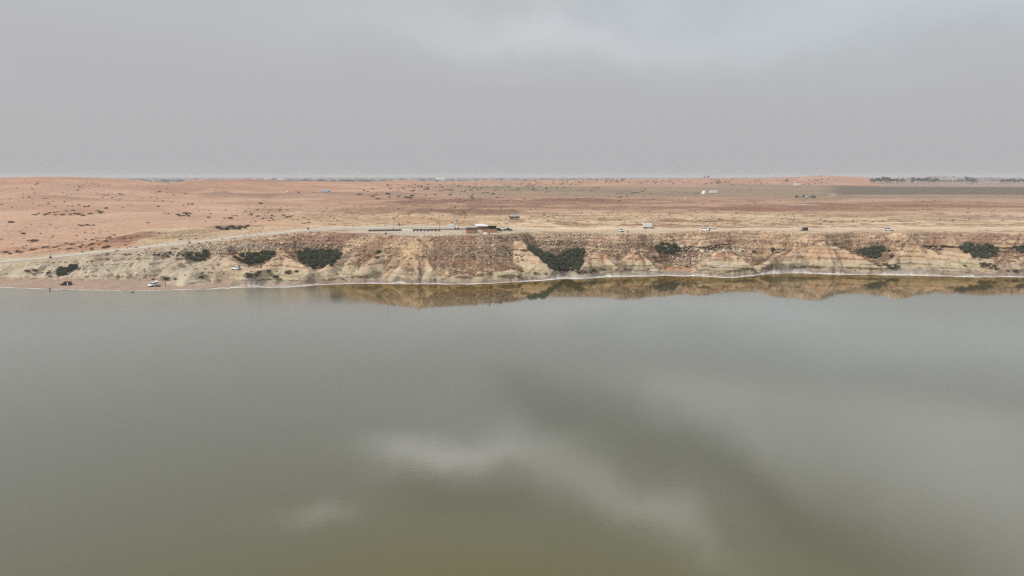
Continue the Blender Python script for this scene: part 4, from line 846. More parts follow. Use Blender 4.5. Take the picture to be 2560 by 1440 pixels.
M['rub'] = mat('broken_limestone', (.43, .335, .245), .92, .08, island=.30); M['rub2'] = mat('brown_rubble', (.28, .20, .145), .92, .08, island=.34); M['rub3'] = mat('pale_rubble', (.50, .42, .32), .92, .08, island=.35)
rocks([(2600, 1060, 1330, 588, 660, .8), (900, 640, 880, 585, 622, .8), (2200, 1290, 1640, 584, 640, .8), (1700, 1640, 2140, 580, 650, .8), (1500, 2140, 2560, 580, 650, .7), (600, 880, 1000, 590, 660, .7), (900, 1300, 2560, 577, 592, .8)], 3, M['rub'], 'rubble', 'tan broken limestone rubble strewn over the cliff slopes')
rocks([(1500, 1060, 1330, 592, 668, .7), (1100, 640, 900, 585, 640, .7), (900, 1300, 1800, 590, 660, .8), (900, 1800, 2560, 585, 650, .7), (900, 700, 2560, 515, 562, .9), (500, 360, 640, 630, 650, .7), (500, 1000, 1900, 490, 535, 1.2)], 4, M['rub2'], 'brown_rubble', 'brown stones mixed into the cliff slopes and terraces')
rocks([(650, 560, 720, 600, 628, .9), (700, 1330, 1500, 582, 605, .9), (900, 1690, 1860, 610, 668, 1.2), (600, 470, 640, 606, 630, .9), (700, 860, 1700, 535, 566, .8), (700, 1700, 2560, 528, 566, .8), (300, 1180, 1330, 590, 640, .8), (240, 1320, 1360, 625, 680, 1.0), (260, 370, 520, 576, 602, .9), (200, 520, 720, 566, 584, .9), (500, 1140, 2560, 676, 690, .6)], 5, M['rub3'], 'pale_rubble', 'pale stones and blocks fallen along the cliff')
def slab(px, py, L_, W_, T_, rz, tilt, lab, m_='rockp', seed=1):
    rng = np.random.RandomState(seed); g_ = at(px, py); n = 16; rings = []
    for k, (z, f) in enumerate([(-.6*T_, .86), (-.2*T_, 1.0), (.25*T_, 1.02), (.5*T_, .9)]):
        rings.append([(math.cos(i*math.tau/n)*L_/2*f*(1+.10*rng.uniform(-1, 1)), math.sin(i*math.tau/n)*W_/2*f*(1+.12*rng.uniform(-1, 1)), z+.06*T_*rng.uniform(-1, 1)) for i in range(n)])
    o = MB().loft(rings).build('rock_slab', M[m_]); o.location = (g_[0], g_[1], g_[2]+T_*.3); o.rotation_euler = (0, tilt, rz); return tag(o, lab, 'rock')
slab(1800, 668, 15, 6.0, 2.0, -.12, R(8), 'long pale slab of rock sloping down to the right beside the orange wash', seed=1)
slab(1786, 661, 9, 4.0, 1.3, -.1, R(6), 'smaller pale slab resting behind the long sloping slab', seed=2)
slab(1854, 625, 3.6, 1.8, .7, .0, R(4), 'small white slab under the dark overhang right of the cone', 'conc', seed=3)
slab(331, 731, 1.6, .8, .5, .3, 0, 'dark rock just breaking the water near the white shore line', 'rockd', seed=9)
slab(206, 750, 1.3, .7, .45, .1, 0, 'small dark rock alone in the water further from shore', 'rockd', seed=10)
slab(2214, 750, 1.8, .4, .25, .1, 0, 'thin white piece floating in the reflection at right', 'conc', seed=11)

# ------------------------------------------------------------------ vehicles
WHEEL = {}
def wheel_mesh(r, w):
    k = (r, w)
    if k not in WHEEL:
        a = MB(); n = 18
        ring = lambda y, q: [(math.cos(i*math.tau/n)*q, y, math.sin(i*math.tau/n)*q) for i in range(n)]
        a.loft([ring(-w/2, r*.9), ring(-w*.35, r), ring(w*.35, r), ring(w/2, r*.9)]); t1 = a.build('tyre', M['rubber'], smooth=False)
        c = MB().loft([ring(-w*.52, r*.58), ring(w*.52, r*.58)]).build('rim', M['rim']); WHEEL[k] = (t1.data, c.data); bpy.data.objects.remove(t1); bpy.data.objects.remove(c)
    return WHEEL[k]
def wheels(root, xs, hw, r, w=.25):
    t1, c = wheel_mesh(r, w)
    for x in xs:
        for sy in (-1, 1):
            o = empty('wheel', (x, sy*(hw-w*.45), r)); o.parent = root; lnk('tyre', t1, o); lnk('rim', c, o)
def body_loft(st):
    """st: list of (x, half width, z low, z high); rounded shoulders"""
    rings = []
    for x, w, lo, hi in st:
        s_ = (hi-lo)*.22
        rings.append([(x, -w*.94, lo), (x, -w, lo+s_), (x, -w, hi-s_), (x, -w*.86, hi), (x, w*.86, hi), (x, w, hi-s_), (x, w, lo+s_), (x, w*.94, lo)])
    return rings
def house(b_, x0, x1, X0, X1, w0, w1, z0, z1):
    """glasshouse: base x0..x1, roof X0..X1"""
    b_.loft([[(x0, -w0, z0), (x1, -w0, z0), (x1, w0, z0), (x0, w0, z0)], [(X0, -w1, z1-.06), (X1, -w1, z1-.06), (X1, w1, z1-.06), (X0, w1, z1-.06)], [(X0+.08, -w1*.9, z1), (X1-.1, -w1*.9, z1), (X1-.1, w1*.9, z1), (X0+.08, w1*.9, z1)]])
def quadslab(name, pts, nrm, m_, root, th=.012):
    n = Vector(nrm).normalized()*th; P = [Vector(p) for p in pts]
    return MB().loft([[tuple(p-n*.2) for p in P], [tuple(p+n) for p in P]]).build(name, m_, root)
def glaze(root, x0, x1, X0, X1, w0, w1, z0, z1, rear=True, split=None):
    zt = z1-.1; zb = z0+.05; f = lambda a, A, k: a+(A-a)*k
    kb, kt = .08, .86
    quadslab('windscreen', [(f(x1, X1, kb), -f(w0, w1, kb)*.88, f(z0, z1, kb)), (f(x1, X1, kb), f(w0, w1, kb)*.88, f(z0, z1, kb)), (f(x1, X1, kt), f(w0, w1, kt)*.88, f(z0, z1, kt)), (f(x1, X1, kt), -f(w0, w1, kt)*.88, f(z0, z1, kt))], (z1-z0, 0, x1-X1), M['glass'], root, .02)
    if rear: quadslab('rear_window', [(f(x0, X0, kb), -f(w0, w1, kb)*.85, f(z0, z1, kb)), (f(x0, X0, kb), f(w0, w1, kb)*.85, f(z0, z1, kb)), (f(x0, X0, kt), f(w0, w1, kt)*.85, f(z0, z1, kt)), (f(x0, X0, kt), -f(w0, w1, kt)*.85, f(z0, z1, kt))], (-(z1-z0), 0, X0-x0), M['glass'], root, .02)
    for sy in (-1, 1):
        cuts = [0.0, .52, 1.0] if split is None else split
        for a, c in zip(cuts[:-1], cuts[1:]):
            p = lambda k, h: (f(f(x0, X0, h)+.1, f(x1, X1, h)-.1, k), sy*f(w0, w1, h), f(z0, z1, h))
            quadslab('side_window', [p(a+.02, kb), p(c-.02, kb), p(c-.02, kt), p(a+.02, kt)], (0, sy, (w0-w1)/(z1-z0)), M['glass'], root, .015)
def trims(root, xf, xr, hw, zl, zr=None):
    zr = zr or zl
    for sy in (-1, 1):
        MB().box(xf-.1, xf+.03, sy*hw*.72-.18, sy*hw*.72+.18, zl-.09, zl+.09, bev=.03).build('headlight', M['lamp'], root)
        MB().box(xr-.03, xr+.08, sy*hw*.82-.11, sy*hw*.82+.11, zr-.12, zr+.14).build('tail_light', M['red'], root)
    MB().box(xf-.02, xf+.07, -hw*.85, hw*.85, .34, .55).build('front_bumper', M['dark'], root); MB().box(xr-.07, xr+.02, -hw*.85, hw*.85, .36, .56).build('rear_bumper', M['dark'], root)
def suv(name, paint, px, py, heading, lab, cat='car', hatch=False, box_suv=False):
    g_ = at(px, py); root = empty(name, (g_[0], g_[1], g_[2]), heading); tag(root, lab, cat); b_ = MB(); hw = .95
    b_.loft(body_loft([(-2.4, .84, .45, .95), (-2.3, .93, .32, 1.06), (-1.2, .95, .28, 1.08), (.2, .95, .28, 1.06), (.95, .95, .28, 1.04), (1.9, .92, .30, .98), (2.3, .86, .36, .88), (2.42, .76, .42, .74)]))
    a = (-2.28, .98, -2.0 if not box_suv else -2.2, .35 if not box_suv else .62, .90, .74, 1.04, 1.78 if not box_suv else 1.9); house(b_, *a)
    b_.build('body', M[paint], root); glaze(root, *a, split=[0, .28, .62, 1]); trims(root, 2.4, -2.4, hw, .74, .95); wheels(root, (-1.45, 1.45), hw, .38)
    if hatch: MB().loft([[(-2.0, -.7, 1.78), (-2.0, .7, 1.78), (-2.0, .7, 1.84), (-2.0, -.7, 1.84)], [(-3.0, -.66, 2.05), (-3.0, .66, 2.05), (-3.0, .66, 2.11), (-3.0, -.66, 2.11)]]).build('tailgate', M[paint], root)
    return root
def sedan(name, paint, px, py, heading, lab):
    g_ = at(px, py); root = empty(name, (g_[0], g_[1], g_[2]), heading); tag(root, lab, 'car'); b_ = MB(); hw = .91
    b_.loft(body_loft([(-2.35, .76, .45, .88), (-2.2, .88, .30, .96), (-1.2, .91, .25, .98), (.2, .91, .25, .95), (1.0, .91, .25, .93), (1.9, .88, .28, .84), (2.3, .8, .34, .74), (2.42, .68, .4, .62)]))
    a = (-1.75, 1.0, -1.05, .25, .85, .66, .93, 1.44); house(b_, *a); b_.build('body', M[paint], root); glaze(root, *a); trims(root, 2.38, -2.36, hw, .64, .8); wheels(root, (-1.4, 1.42), hw, .33, .22); return root
def pickup(name, paint, px, py, heading, lab):
    g_ = at(px, py); root = empty(name, (g_[0], g_[1], g_[2]), heading); tag(root, lab, 'pickup truck'); b_ = MB(); hw = .93
    b_.loft(body_loft([(-.75, .92, .42, 1.1), (.2, .93, .36, 1.1), (1.15, .93, .36, 1.08), (2.2, .9, .38, 1.0), (2.6, .84, .42, .9), (2.68, .74, .46, .78)]))
    a = (-.72, 1.2, -.6, .62, .88, .72, 1.08, 1.78); house(b_, *a); b_.build('body', M[paint], root); glaze(root, *a, split=[0, .45, 1])
    c = MB().box(-2.65, -.8, -.92, .92, .5, .62).box(-2.65, -.8, -.93, -.85, .62, 1.1).box(-2.65, -.8, .85, .93, .62, 1.1).box(-.88, -.8, -.85, .85, .62, 1.1); c.build('cargo_bed', M[paint], root)
    MB().box(-2.72, -2.652, -.9, .9, .6, 1.08).build('tailgate', M[paint], root); trims(root, 2.64, -2.66, hw, .8, .9); wheels(root, (-1.75, 1.65), hw, .4, .27); return root
PI = math.pi
suv('parked_car', 'black', 165, 713, PI+.12, 'black car parked on the sand at the waterline, far left')
suv('parked_car', 'white', 382, 715.5, -PI*.5-.2, 'white car on the beach with its boot open and gear beside it', hatch=True)
suv('parked_car', 'white', 590, 674, PI*.86, 'white car parked on the pale bank among the mounds, below the hollow')
suv('parked_car', 'black', 1246, 578, .35, 'black off-road car at the right end of the brick wall', box_suv=True)
pickup('parked_pickup', 'black', 1270, 577.5, 0.05, 'black pickup parked right of the brick buildings')
suv('parked_car', 'dwhite', 1553, 579, -PI/2+.12, 'white car facing the lake with a picnic laid out beside it', box_suv=True)
suv('parked_car', 'white', 1762, 577.5, -PI/2+.9, 'white car nearer the cliff edge, beside the standing person')
sedan('parked_car', 'white', 1780, 572, -.12, 'long white saloon car on the track behind the standing person')
suv('parked_car', 'maroon', 2011, 577, -PI+.55, 'dark maroon car parked alone on the cliff top track', box_suv=True)
suv('parked_car', 'silver', 2222, 577, -PI/2+.75, 'silver blue car on the cliff top above the cave hollow')
# box truck
g_ = at(1622, 571); rt = empty('box_truck', (g_[0]-.2, g_[1], g_[2]), .03); tag(rt, 'white box truck standing on the dirt track above the cliff', 'truck')
MB().box(-3.3, 1.75, -1.15, 1.15, 1.0, 3.25, bev=.05).build('cargo_box', M['white'], rt)
for x in (-3.3, -2.3, -1.3, -.3, .7, 1.72): MB().box(x-.03, x+.03, -1.175, -1.152, 1.02, 3.2).build('box_rib', M['metal'], rt)
MB().loft(body_loft([(1.95, 1.0, .6, 2.1), (2.7, 1.0, .55, 2.15), (3.25, .98, .55, 1.5), (3.4, .9, .6, 1.3)])).build('cab', M['white'], rt)
quadslab('windscreen', [(3.36, -.85, 1.42), (3.36, .85, 1.42), (2.86, .85, 2.02), (2.86, -.85, 2.02)], (.7, 0, .6), M['glass'], rt, .06)
for sy in (-1, 1): quadslab('side_window', [(2.1, sy*1.0, 1.35), (3.0, sy*1.0, 1.35), (2.75, sy*1.0, 1.95), (2.1, sy*1.0, 1.95)], (0, sy, 0), M['glass'], rt, .02)
MB().box(-3.3, 2.6, -.45, .45, .62, .95).build('chassis', M['dark'], rt); wheels(rt, (-2.2, 2.65), 1.05, .45, .3)
# tanker trailer
g_ = at(1287, 547); rt = empty('tank_trailer', (g_[0], g_[1], g_[2]), .04); tag(rt, 'grey cylindrical tank trailer standing beside the upper track', 'tank trailer')
n = 22; ring = lambda x, r: [(x, math.cos(i*math.tau/n)*r*1.1, 1.9+math.sin(i*math.tau/n)*r) for i in range(n)]
MB().loft([ring(-3.4, .55), ring(-3.25, .92), ring(-2.9, 1.0), ring(2.9, 1.0), ring(3.25, .92), ring(3.4, .55)]).build('tank', M['metal'], rt, True)
MB().box(-3.2, 3.4, -.5, .5, .62, .92).build('chassis', M['dark'], rt); wheels(rt, (-2.6, -1.5, 1.6), 1.05, .45, .3)
MB().box(-3.95, -3.45, -.9, .9, .7, 2.3, bev=.08).build('pump_box', M['dark'], rt)
for x in (-1.5, 0, 1.5): MB().tube((x, 0, 2.85), (x, 0, 3.0), .28).build('hatch', M['metal'], rt)

# ------------------------------------------------------------------ people
def person(px, py, heading, lab, top, low, robe=False, wade=0.0, hgt=1.74, bend=0.0):
    g_ = at(px, py); root = empty('person', (g_[0], g_[1], max(g_[2], 0)-wade), heading); tag(root, lab, 'person'); s_ = hgt/1.74
    J = {'pel': (0, 0, .93), 'waist': (.0, 0, 1.08), 'chest': (.02, 0, 1.30), 'neck': (.02, 0, 1.47), 'head0': (.03, 0, 1.55), 'head1': (.04, 0, 1.64), 'head2': (.03, 0, 1.72), 'nose': (.125, 0, 1.62)}
    Ed_ = [('pel', 'waist', ), ('waist', 'chest'), ('chest', 'neck'), ('neck', 'head0'), ('head0', 'head1'), ('head1', 'head2'), ('head1', 'nose')]
    Rr = {'pel': .135, 'waist': .125, 'chest': .145, 'neck': .055, 'head0': .07, 'head1': .095, 'head2': .07, 'nose': .014}
    for sd_, y in (('l', 1), ('r', -1)):
        J.update({'hip'+sd_: (0, y*.10, .90), 'knee'+sd_: (.03*y, y*.11, .50), 'ank'+sd_: (.0+.05*y, y*.12, .09), 'toe'+sd_: (.17+.05*y, y*.14, .04),
                  'sh'+sd_: (.0, y*.19, 1.41), 'elb'+sd_: (-.02, y*.25, 1.12), 'wri'+sd_: (.10, y*.26, .88), 'palm'+sd_: (.13, y*.26, .81)})
        Rr.update({'hip'+sd_: .095, 'knee'+sd_: .06, 'ank'+sd_: .04, 'toe'+sd_: .035, 'sh'+sd_: .062, 'elb'+sd_: .042, 'wri'+sd_: .028, 'palm'+sd_: .033})
        Ed_ += [('pel', 'hip'+sd_), ('hip'+sd_, 'knee'+sd_), ('knee'+sd_, 'ank'+sd_), ('ank'+sd_, 'toe'+sd_), ('chest', 'sh'+sd_), ('sh'+sd_, 'elb'+sd_), ('elb'+sd_, 'wri'+sd_), ('wri'+sd_, 'palm'+sd_)]
        for k, (fx, ln) in enumerate([(-.030, .075), (-.010, .088), (.012, .094), (.032, .084)]):
            J['f%d%s' % (k, sd_)] = (.14+fx, y*.262, .765); J['g%d%s' % (k, sd_)] = (.15+fx, y*.252, .765-ln*.75); Rr['f%d%s' % (k, sd_)] = .010; Rr['g%d%s' % (k, sd_)] = .008
            Ed_ += [('palm'+sd_, 'f%d%s' % (k, sd_)), ('f%d%s' % (k, sd_), 'g%d%s' % (k, sd_))]
        J['th'+sd_] = (.185, y*.25, .80); Rr['th'+sd_] = .011; Ed_ += [('palm'+sd_, 'th'+sd_)]
    ks = list(J); me = bpy.data.meshes.new('body'); me.from_pydata([tuple(c*s_ for c in J[k]) for k in ks], [(ks.index(a), ks.index(c)) for a, c in Ed_], [])
    ob = bpy.data.objects.new('body', me); COL.objects.link(ob); ob.modifiers.new('s', 'SKIN'); ob.modifiers.new('u', 'SUBSURF').render_levels = 1; ob.modifiers['u'].levels = 1
    for i, k in enumerate(ks): me.skin_vertices[0].data[i].radius = (Rr[k]*s_, Rr[k]*s_); me.skin_vertices[0].data[i].use_root = (k == 'pel')
    dg = bpy.context.evaluated_depsgraph_get(); nm = bpy.data.meshes.new_from_object(ob.evaluated_get(dg)); bpy.data.objects.remove(ob)
    nm.materials.clear(); nm.materials.append(M['skin']); lnk('body', nm, root)
    n = 16; ring = lambda z, a, c, cx=0.0: [(cx+math.cos(i*math.tau/n)*a*s_, math.sin(i*math.tau/n)*c*s_, z*s_) for i in range(n)]
    if robe: MB().loft([ring(.08, .21, .25), ring(.5, .18, .22), ring(.95, .16, .20), ring(1.3, .17, .23), ring(1.45, .12, .19), ring(1.5, .075, .08)], cap=False).build('robe', M[top], root, True)
    else:
        MB().loft([ring(.86, .155, .20), ring(1.1, .145, .185), ring(1.32, .17, .22), ring(1.45, .11, .18), ring(1.5, .07, .075)], cap=False).build('shirt', M[top], root, True)
        tr = MB(); tr.loft([ring(.80, .15, .20), ring(.98, .15, .19)])
        for y in (-1, 1): tr.tube((0, y*.10*s_, .92*s_), (.03*y*s_, y*.11*s_, .5*s_), .11*s_, .085*s_, 12).tube((.03*y*s_, y*.11*s_, .5*s_), (.05*y*s_, y*.12*s_, .10*s_), .085*s_, .065*s_, 12)
        tr.build('trousers', M[low], root, True)
    for y in (-1, 1):
        MB().tube((0, y*.185*s_, 1.42*s_), (-.02*s_, y*.25*s_, 1.12*s_), .078*s_, .06*s_, 10).tube((-.02*s_, y*.25*s_, 1.12*s_), (.085*s_, y*.26*s_, .91*s_), .06*s_, .045*s_, 10).build('sleeve', M[top], root, True)
    MB().loft([ring(1.62, .104, .100, .015), ring(1.68, .102, .098, .012), ring(1.735, .075, .074, .012), ring(1.755, .03, .03, .012)]).build('hair', M['hair'], root, True)
    return root
person(125, 727, PI/2, 'person in dark clothes wading in the shallow water at far left', 'clothdk', 'clothdk', wade=.35)
person(169.5, 714.2, -PI/2, 'person in pale clothes standing against the black car', 'clothlt', 'clothlt', robe=True)
person(414, 715.5, PI+.4, 'person in dark clothes walking on the beach right of the white car', 'clothdk', 'clothgr')
person(1774, 578.2, -PI/2, 'person in dark clothes standing between the two white cars on the cliff top', 'clothdk', 'clothdk')
person(1223, 588, -PI/2, 'person in black beside the two white tanks at the cliff rim', 'clothdk', 'clothdk', robe=True)

# ------------------------------------------------------------------ small gear on the ground
def gear(name, px, py, mbf, m_, lab, cat, rz=0, dy=0.0):
    g_ = at(px, py); o = mbf(MB()).build(name, M[m_]); o.location = (g_[0], g_[1]+dy, g_[2]); o.rotation_euler = (0, 0, rz); return tag(o, lab, cat)
gear('floor_mat', 395, 716, lambda b_: b_.box(-1.1, 1.1, -.8, .8, -.02, .05, bev=.1), 'clothdk', 'dark mat spread on the sand beside the white beach car', 'mat')
gear('cool_box', 399, 714, lambda b_: b_.box(-.35, .35, -.22, .22, 0, .36, .02, .02, .04).box(-.37, .37, -.24, .24, .36, .44, .03, .03, .04), 'clothgr', 'dark cool box on the mat beside the white beach car', 'cool box')
gear('floor_mat', 1565, 580.2, lambda b_: b_.box(-1.3, 1.3, -.9, .9, -.02, .05, bev=.1), 'clothgr', 'grey picnic mat on the ground right of the white car facing the lake', 'mat')
def chair(px, py, rz, lab, m_='clothdk'):
    g_ = at(px, py); r_ = empty('folding_chair', (g_[0], g_[1], g_[2]), rz); tag(r_, lab, 'folding chair')
    MB().box(-.28, .28, -.26, .26, .40, .44).build('seat', M[m_], r_); MB().loft([[(-.28, .22, .46), (.28, .22, .46), (.28, .26, .46), (-.28, .26, .46)], [(-.28, .36, .95), (.28, .36, .95), (.28, .40, .95), (-.28, .40, .95)]]).build('backrest', M[m_], r_)
    for x in (-.27, .27):
        for y0, y1 in ((-.28, .30), (.28, -.26)): MB().tube((x, y0, 0), (x, y1, .44), .018, n=6).build('leg', M['metal'], r_)
chair(1571, 580.6, .2, 'dark folding chair by the picnic mat, left one'); chair(1576, 580.4, -.3, 'pale folding chair by the picnic mat, right end', 'clothlt')
gear('cool_box', 1562, 580.4, lambda b_: b_.box(-.35, .35, -.22, .22, 0, .36, .02, .02, .04).box(-.37, .37, -.24, .24, .36, .44, .03, .03, .04), 'white', 'white cool box at the corner of the picnic mat', 'cool box')
gear('cool_box', 2232, 578.3, lambda b_: b_.box(-.45, .45, -.3, .3, 0, .5, .03, .03, .05).box(-.47, .47, -.32, .32, .5, .6, .03, .03, .05), 'wood', 'brown box on the ground right of the silver blue car', 'box')
# ------------------------------------------------------------------ lamp posts and utility poles
def lamp_post(px, py, hgt, lab, m_='pole', block=True, arm=1):
    g_ = at(px, py); r_ = empty('lamp_post', (g_[0], g_[1], g_[2])); tag(r_, lab, 'lamp post')
    MB().tube((0, 0, 0), (0, 0, hgt), .13, .07, 10).build('pole', M[m_], r_)
    if block: MB().box(-.55, .55, -.5, .5, -.3, .85, .08, .08, .08).build('base_block', M['dark'], r_)
    MB().tube((0, 0, hgt-.1), (arm*1.1, 0, hgt+.15), .05, .04, 8).build('arm', M[m_], r_)
    MB().box(min(arm*.9, arm*1.6), max(arm*.9, arm*1.6), -.14, .14, hgt+.05, hgt+.2, .04, .03, .04).build('lamp_head', M['metal'], r_)
lamp_post(126.5, 645.5, 10, 'pale lamp post with dark base block, leftmost along the road'); lamp_post(474, 609, 9.5, 'pale lamp post with dark base block at the middle of the rising road')
lamp_post(770.5, 574, 10.5, 'pale lamp post with dark base block where the road reaches the top'); lamp_post(964.5, 586, 8.5, 'thin lamp post with dark base block on the gravel pad near the rim')
lamp_post(984, 577, 9.8, 'dark lamp post standing in the gap between the two low dark walls', 'pole', False, -1); lamp_post(1099, 575, 8.6, 'dark post at the right end of the low dark wall', 'pole', False, 1)
g_ = at(1142, 572.5); r_ = empty('transformer_stand', (g_[0], g_[1], g_[2])); tag(r_, 'two pole transformer stand with one taller mast, right of the white cabin', 'transformer')
k = g_[1]/FPX
MB().tube((-4.2*k, 0, 0), (-4.2*k, 0, 6.2), .14, .11).build('pole', M['metal'], r_); MB().tube((3.8*k, 0, 0), (3.8*k, 0, 10.4), .15, .09).build('pole', M['metal'], r_)
for x in (-4.2, 3.8): MB().box(x*k-.4, x*k+.4, -.4, .4, -.2, .7, .1, .1, .06).build('base_block', M['dark'], r_)
MB().box(-1.3, 1.3, -.5, .5, 3.6, 3.72).build('platform', M['metal'], r_); MB().box(-.6, .35, -.4, .4, 3.73, 4.8, bev=.1).build('transformer_tank', M['metal'], r_); MB().box(-.35, .35, -.3, .3, 4.81, 5.3, bev=.08).build('switch_box', M['dark'], r_)
for z in (5.7, 6.1): MB().box(-1.4, 1.3, -.06, .06, z, z+.1).build('crossarm', M['metal'], r_)
for z in (10.0,): MB().box(3.8*k-.9, 3.8*k+.9, .16, .26, z, z+.1).build('crossarm', M['metal'], r_)
for x in (-.7, 0, .7): MB().tube((3.8*k+x, .21, 10.1), (3.8*k+x, .21, 10.4), .05, .03, 6).build('insulator', M['rust'], r_)
# ------------------------------------------------------------------ walls, bollards, buildings on the pad
def wallrun(name, x0, y0, x1, y1, hgt, th, m_, lab, cat, rough=.12, seed=0):
    a = at(x0, y0); c = at(x1, y1); L_ = math.hypot(c[0]-a[0], c[1]-a[1]); n = max(4, int(L_/.6)); rg = random.Random(seed); rings = []
    for i in range(n+1):
        x = L_*i/n; z = hgt*(1+rough*rg.uniform(-1, 1)); w = th/2*(1+.15*rg.uniform(-1, 1)); rings.append([(x, -w, -.4), (x, -w*.85, z), (x, w*.85, z), (x, w, -.4)])
    o = MB().loft(rings).build(name, M[m_]); o.location = (a[0], a[1], min(a[2], c[2])); o.rotation_euler = (0, 0, math.atan2(c[1]-a[1], c[0]-a[0])); return tag(o, lab, cat)
wallrun('stone_wall', 921, 578.5, 1004, 577, .95, .8, 'stone', 'low dark stone wall on the left side of the gravel pad', 'wall', seed=1)
wallrun('stone_wall', 1032, 578, 1101, 578, 1.25, .9, 'stone', 'low dark stone wall behind the row of white bollards', 'wall', seed=2)
wallrun('kerb_wall', 1101, 573.5, 1166, 573.5, .35, .3, 'stone', 'thin dark kerb running from the dark wall to the brick hut', 'kerb', seed=3)
wallrun('kerb_wall', 1004, 575, 1032, 576.5, .3, .25, 'conc', 'thin pale kerb joining the two low dark walls', 'kerb', seed=4)
def bollard(x, y, r, hgt, lab, grp=None):
    g_ = at(x, y); r_ = empty('bollard', (g_[0], g_[1], g_[2])); tag(r_, lab, 'bollard', grp)
    MB().tube((0, 0, -.2), (0, 0, hgt*.86), r, r*.92, 12).build('post', M['conc'], r_); MB().tube((0, 0, hgt*.86), (0, 0, hgt), r*1.08, r*.5, 12).build('cap', M['white'], r_)
for x in (1012, 1022, 1031.5, 1040, 1048, 1057.5, 1066, 1076, 1084.5, 1093.5): bollard(x, 579.2, .28, .85, 'short white bollard in the row in front of the low dark wall', 'white bollards by the dark wall')
for i, x in enumerate((1106, 1117, 1128, 1139, 1150, 1160)):
    g_ = at(x, 588.5); o = MB().box(-.75, .75, -.22, .22, -.2, .42, .06, .03, .08).build('kerb_stone', M['conc']); o.location = g_; o.rotation_euler = (0, 0, .03*(i % 3-1)); tag(o, 'pale kerb stone in the broken row along the rim of the pad', 'kerb stone', 'kerb stones along the rim')
g_ = at(1128, 572.3); r_ = empty('cabin', (g_[0], g_[1], g_[2]+.05)); tag(r_, 'small white portable cabin beside the transformer stand', 'cabin')
MB().box(-1.95, 1.95, -1.2, 1.2, .12, 2.65, bev=.04).build('wall', M['white'], r_); MB().box(-2.05, 2.05, -1.3, 1.3, 2.65, 2.78).build('roof', M['sheet'], r_); MB().box(-1.95, 1.95, -1.1, 1.1, 0, .119).build('skid', M['dark'], r_)
MB().box(-.4, .4, -1.225, -1.203, .15, 2.1).build('door', M['sheet'], r_); MB().box(.9, 1.5, -1.225, -1.203, 1.2, 1.8).build('window', M['metal'], r_)
g_ = at(1179, 583.5); r_ = empty('brick_hut', (g_[0], g_[1]+2.2, g_[2]), -.12); tag(r_, 'pink block hut with a dark sloping roof at the left of the building group', 'hut')
MB().box(-2.9, 2.6, -2.2, 2.6, -.3, 2.35).build('wall', M['brick'], r_); MB().loft([[(-3.2, -2.6, 2.36), (2.9, -2.6, 2.36), (2.9, 3.0, 2.8), (-3.2, 3.0, 2.8)], [(-3.2, -2.6, 2.5), (2.9, -2.6, 2.5), (2.9, 3.0, 2.95), (-3.2, 3.0, 2.95)]]).build('roof', M['roofdk'], r_)
MB().box(-3.02, -2.91, -.6, .4, 0, 1.95).build('door', M['dark'], r_); MB().box(.6, 1.4, -2.24, -2.202, 1.2, 1.7).build('window', M['brick'], r_)
MB().box(-1.6, 2.6, -3.4, -3.2, -.3, .35).build('step', M['roofdk'], r_)
g_ = at(1203, 576); r_ = empty('shed', (g_[0], g_[1]+1.0, g_[2]), .02); tag(r_, 'open shed with bright white sheet roofs behind the hut', 'shed')
for i, (x0_, x1_, y0_, y1_, z_) in enumerate([(-3.6, 2.4, 1.2, 4.2, 2.9), (-2.6, 4.2, -1.9, 1.1, 2.6)]):
    rg_ = MB().loft([[(x0_+1.0*0, y0_, z_-.1), (x1_, y0_, z_-.1), (x1_-.8, y1_, z_+.35), (x0_-.4, y1_, z_+.35)], [(x0_, y0_, z_), (x1_, y0_, z_), (x1_-.8, y1_, z_+.45), (x0_-.4, y1_, z_+.45)]]).build('roof_sheet', M['sheet'], r_)
for x in (-2.4, .6, 3.9):
    for y in (-1.7, 1.2, 3.9): MB().tube((x*.85, y, -.2), (x*.85, y, 2.6), .07, n=8).build('post', M['wood'], r_)
MB().box(-2.6, 3.6, 3.6, 3.8, -.2, 2.4).build('back_wall', M['brick'], r_)
g_ = at(1218, 582); r_ = empty('brick_enclosure', (g_[0], g_[1], g_[2]), .0); tag(r_, 'long low pink block wall enclosing the yard right of the hut', 'wall')
MB().box(-3.6, 5.3, 0, .25, -.4, 1.75).build('front_wall', M['brick'], r_); MB().box(5.05, 5.3, .26, 5, -.4, 1.75).build('side_wall', M['brick'], r_); MB().box(-3.7, 5.4, -.06, .31, 1.751, 1.86).build('coping', M['tan'], r_)
g_ = at(1228, 574); r_ = empty('shade_shelter', (g_[0], g_[1], g_[2])); tag(r_, 'shade shelter with a palm thatch roof inside the walled yard', 'shelter')
MB().loft([[(-3.2, -1.6, 2.35), (3.2, -1.6, 2.35), (3.2, 2.4, 2.35), (-3.2, 2.4, 2.35)], [(-3.0, -1.4, 2.55), (3.0, -1.4, 2.55), (3.0, 2.2, 2.62), (-3.0, 2.2, 2.62)], [(-2.0, .1, 3.1), (2.0, .1, 3.1), (2.0, .8, 3.1), (-2.0, .8, 3.1)]]).build('thatch_roof', M['thatch'], r_)
for x in (-2.9, 0, 2.9):
    for y in (-1.4, 2.1): MB().tube((x, y, -.2), (x, y, 2.4), .08, n=8).build('post', M['wood'], r_)
MB().box(-2.9, 2.9, 2.2, 2.35, -.2, 2.2).build('back_screen', M['roofdk'], r_)
g_ = at(1200, 583); r_ = empty('picket_gate', (g_[0], g_[1], g_[2]), -.5); tag(r_, 'pale slatted gate between the hut and the low brick wall', 'gate')
for i in range(9): MB().box(-1.6+i*.4, -1.5+i*.4, -.03, .03, -.1, 1.7).build('picket', M['conc'], r_)
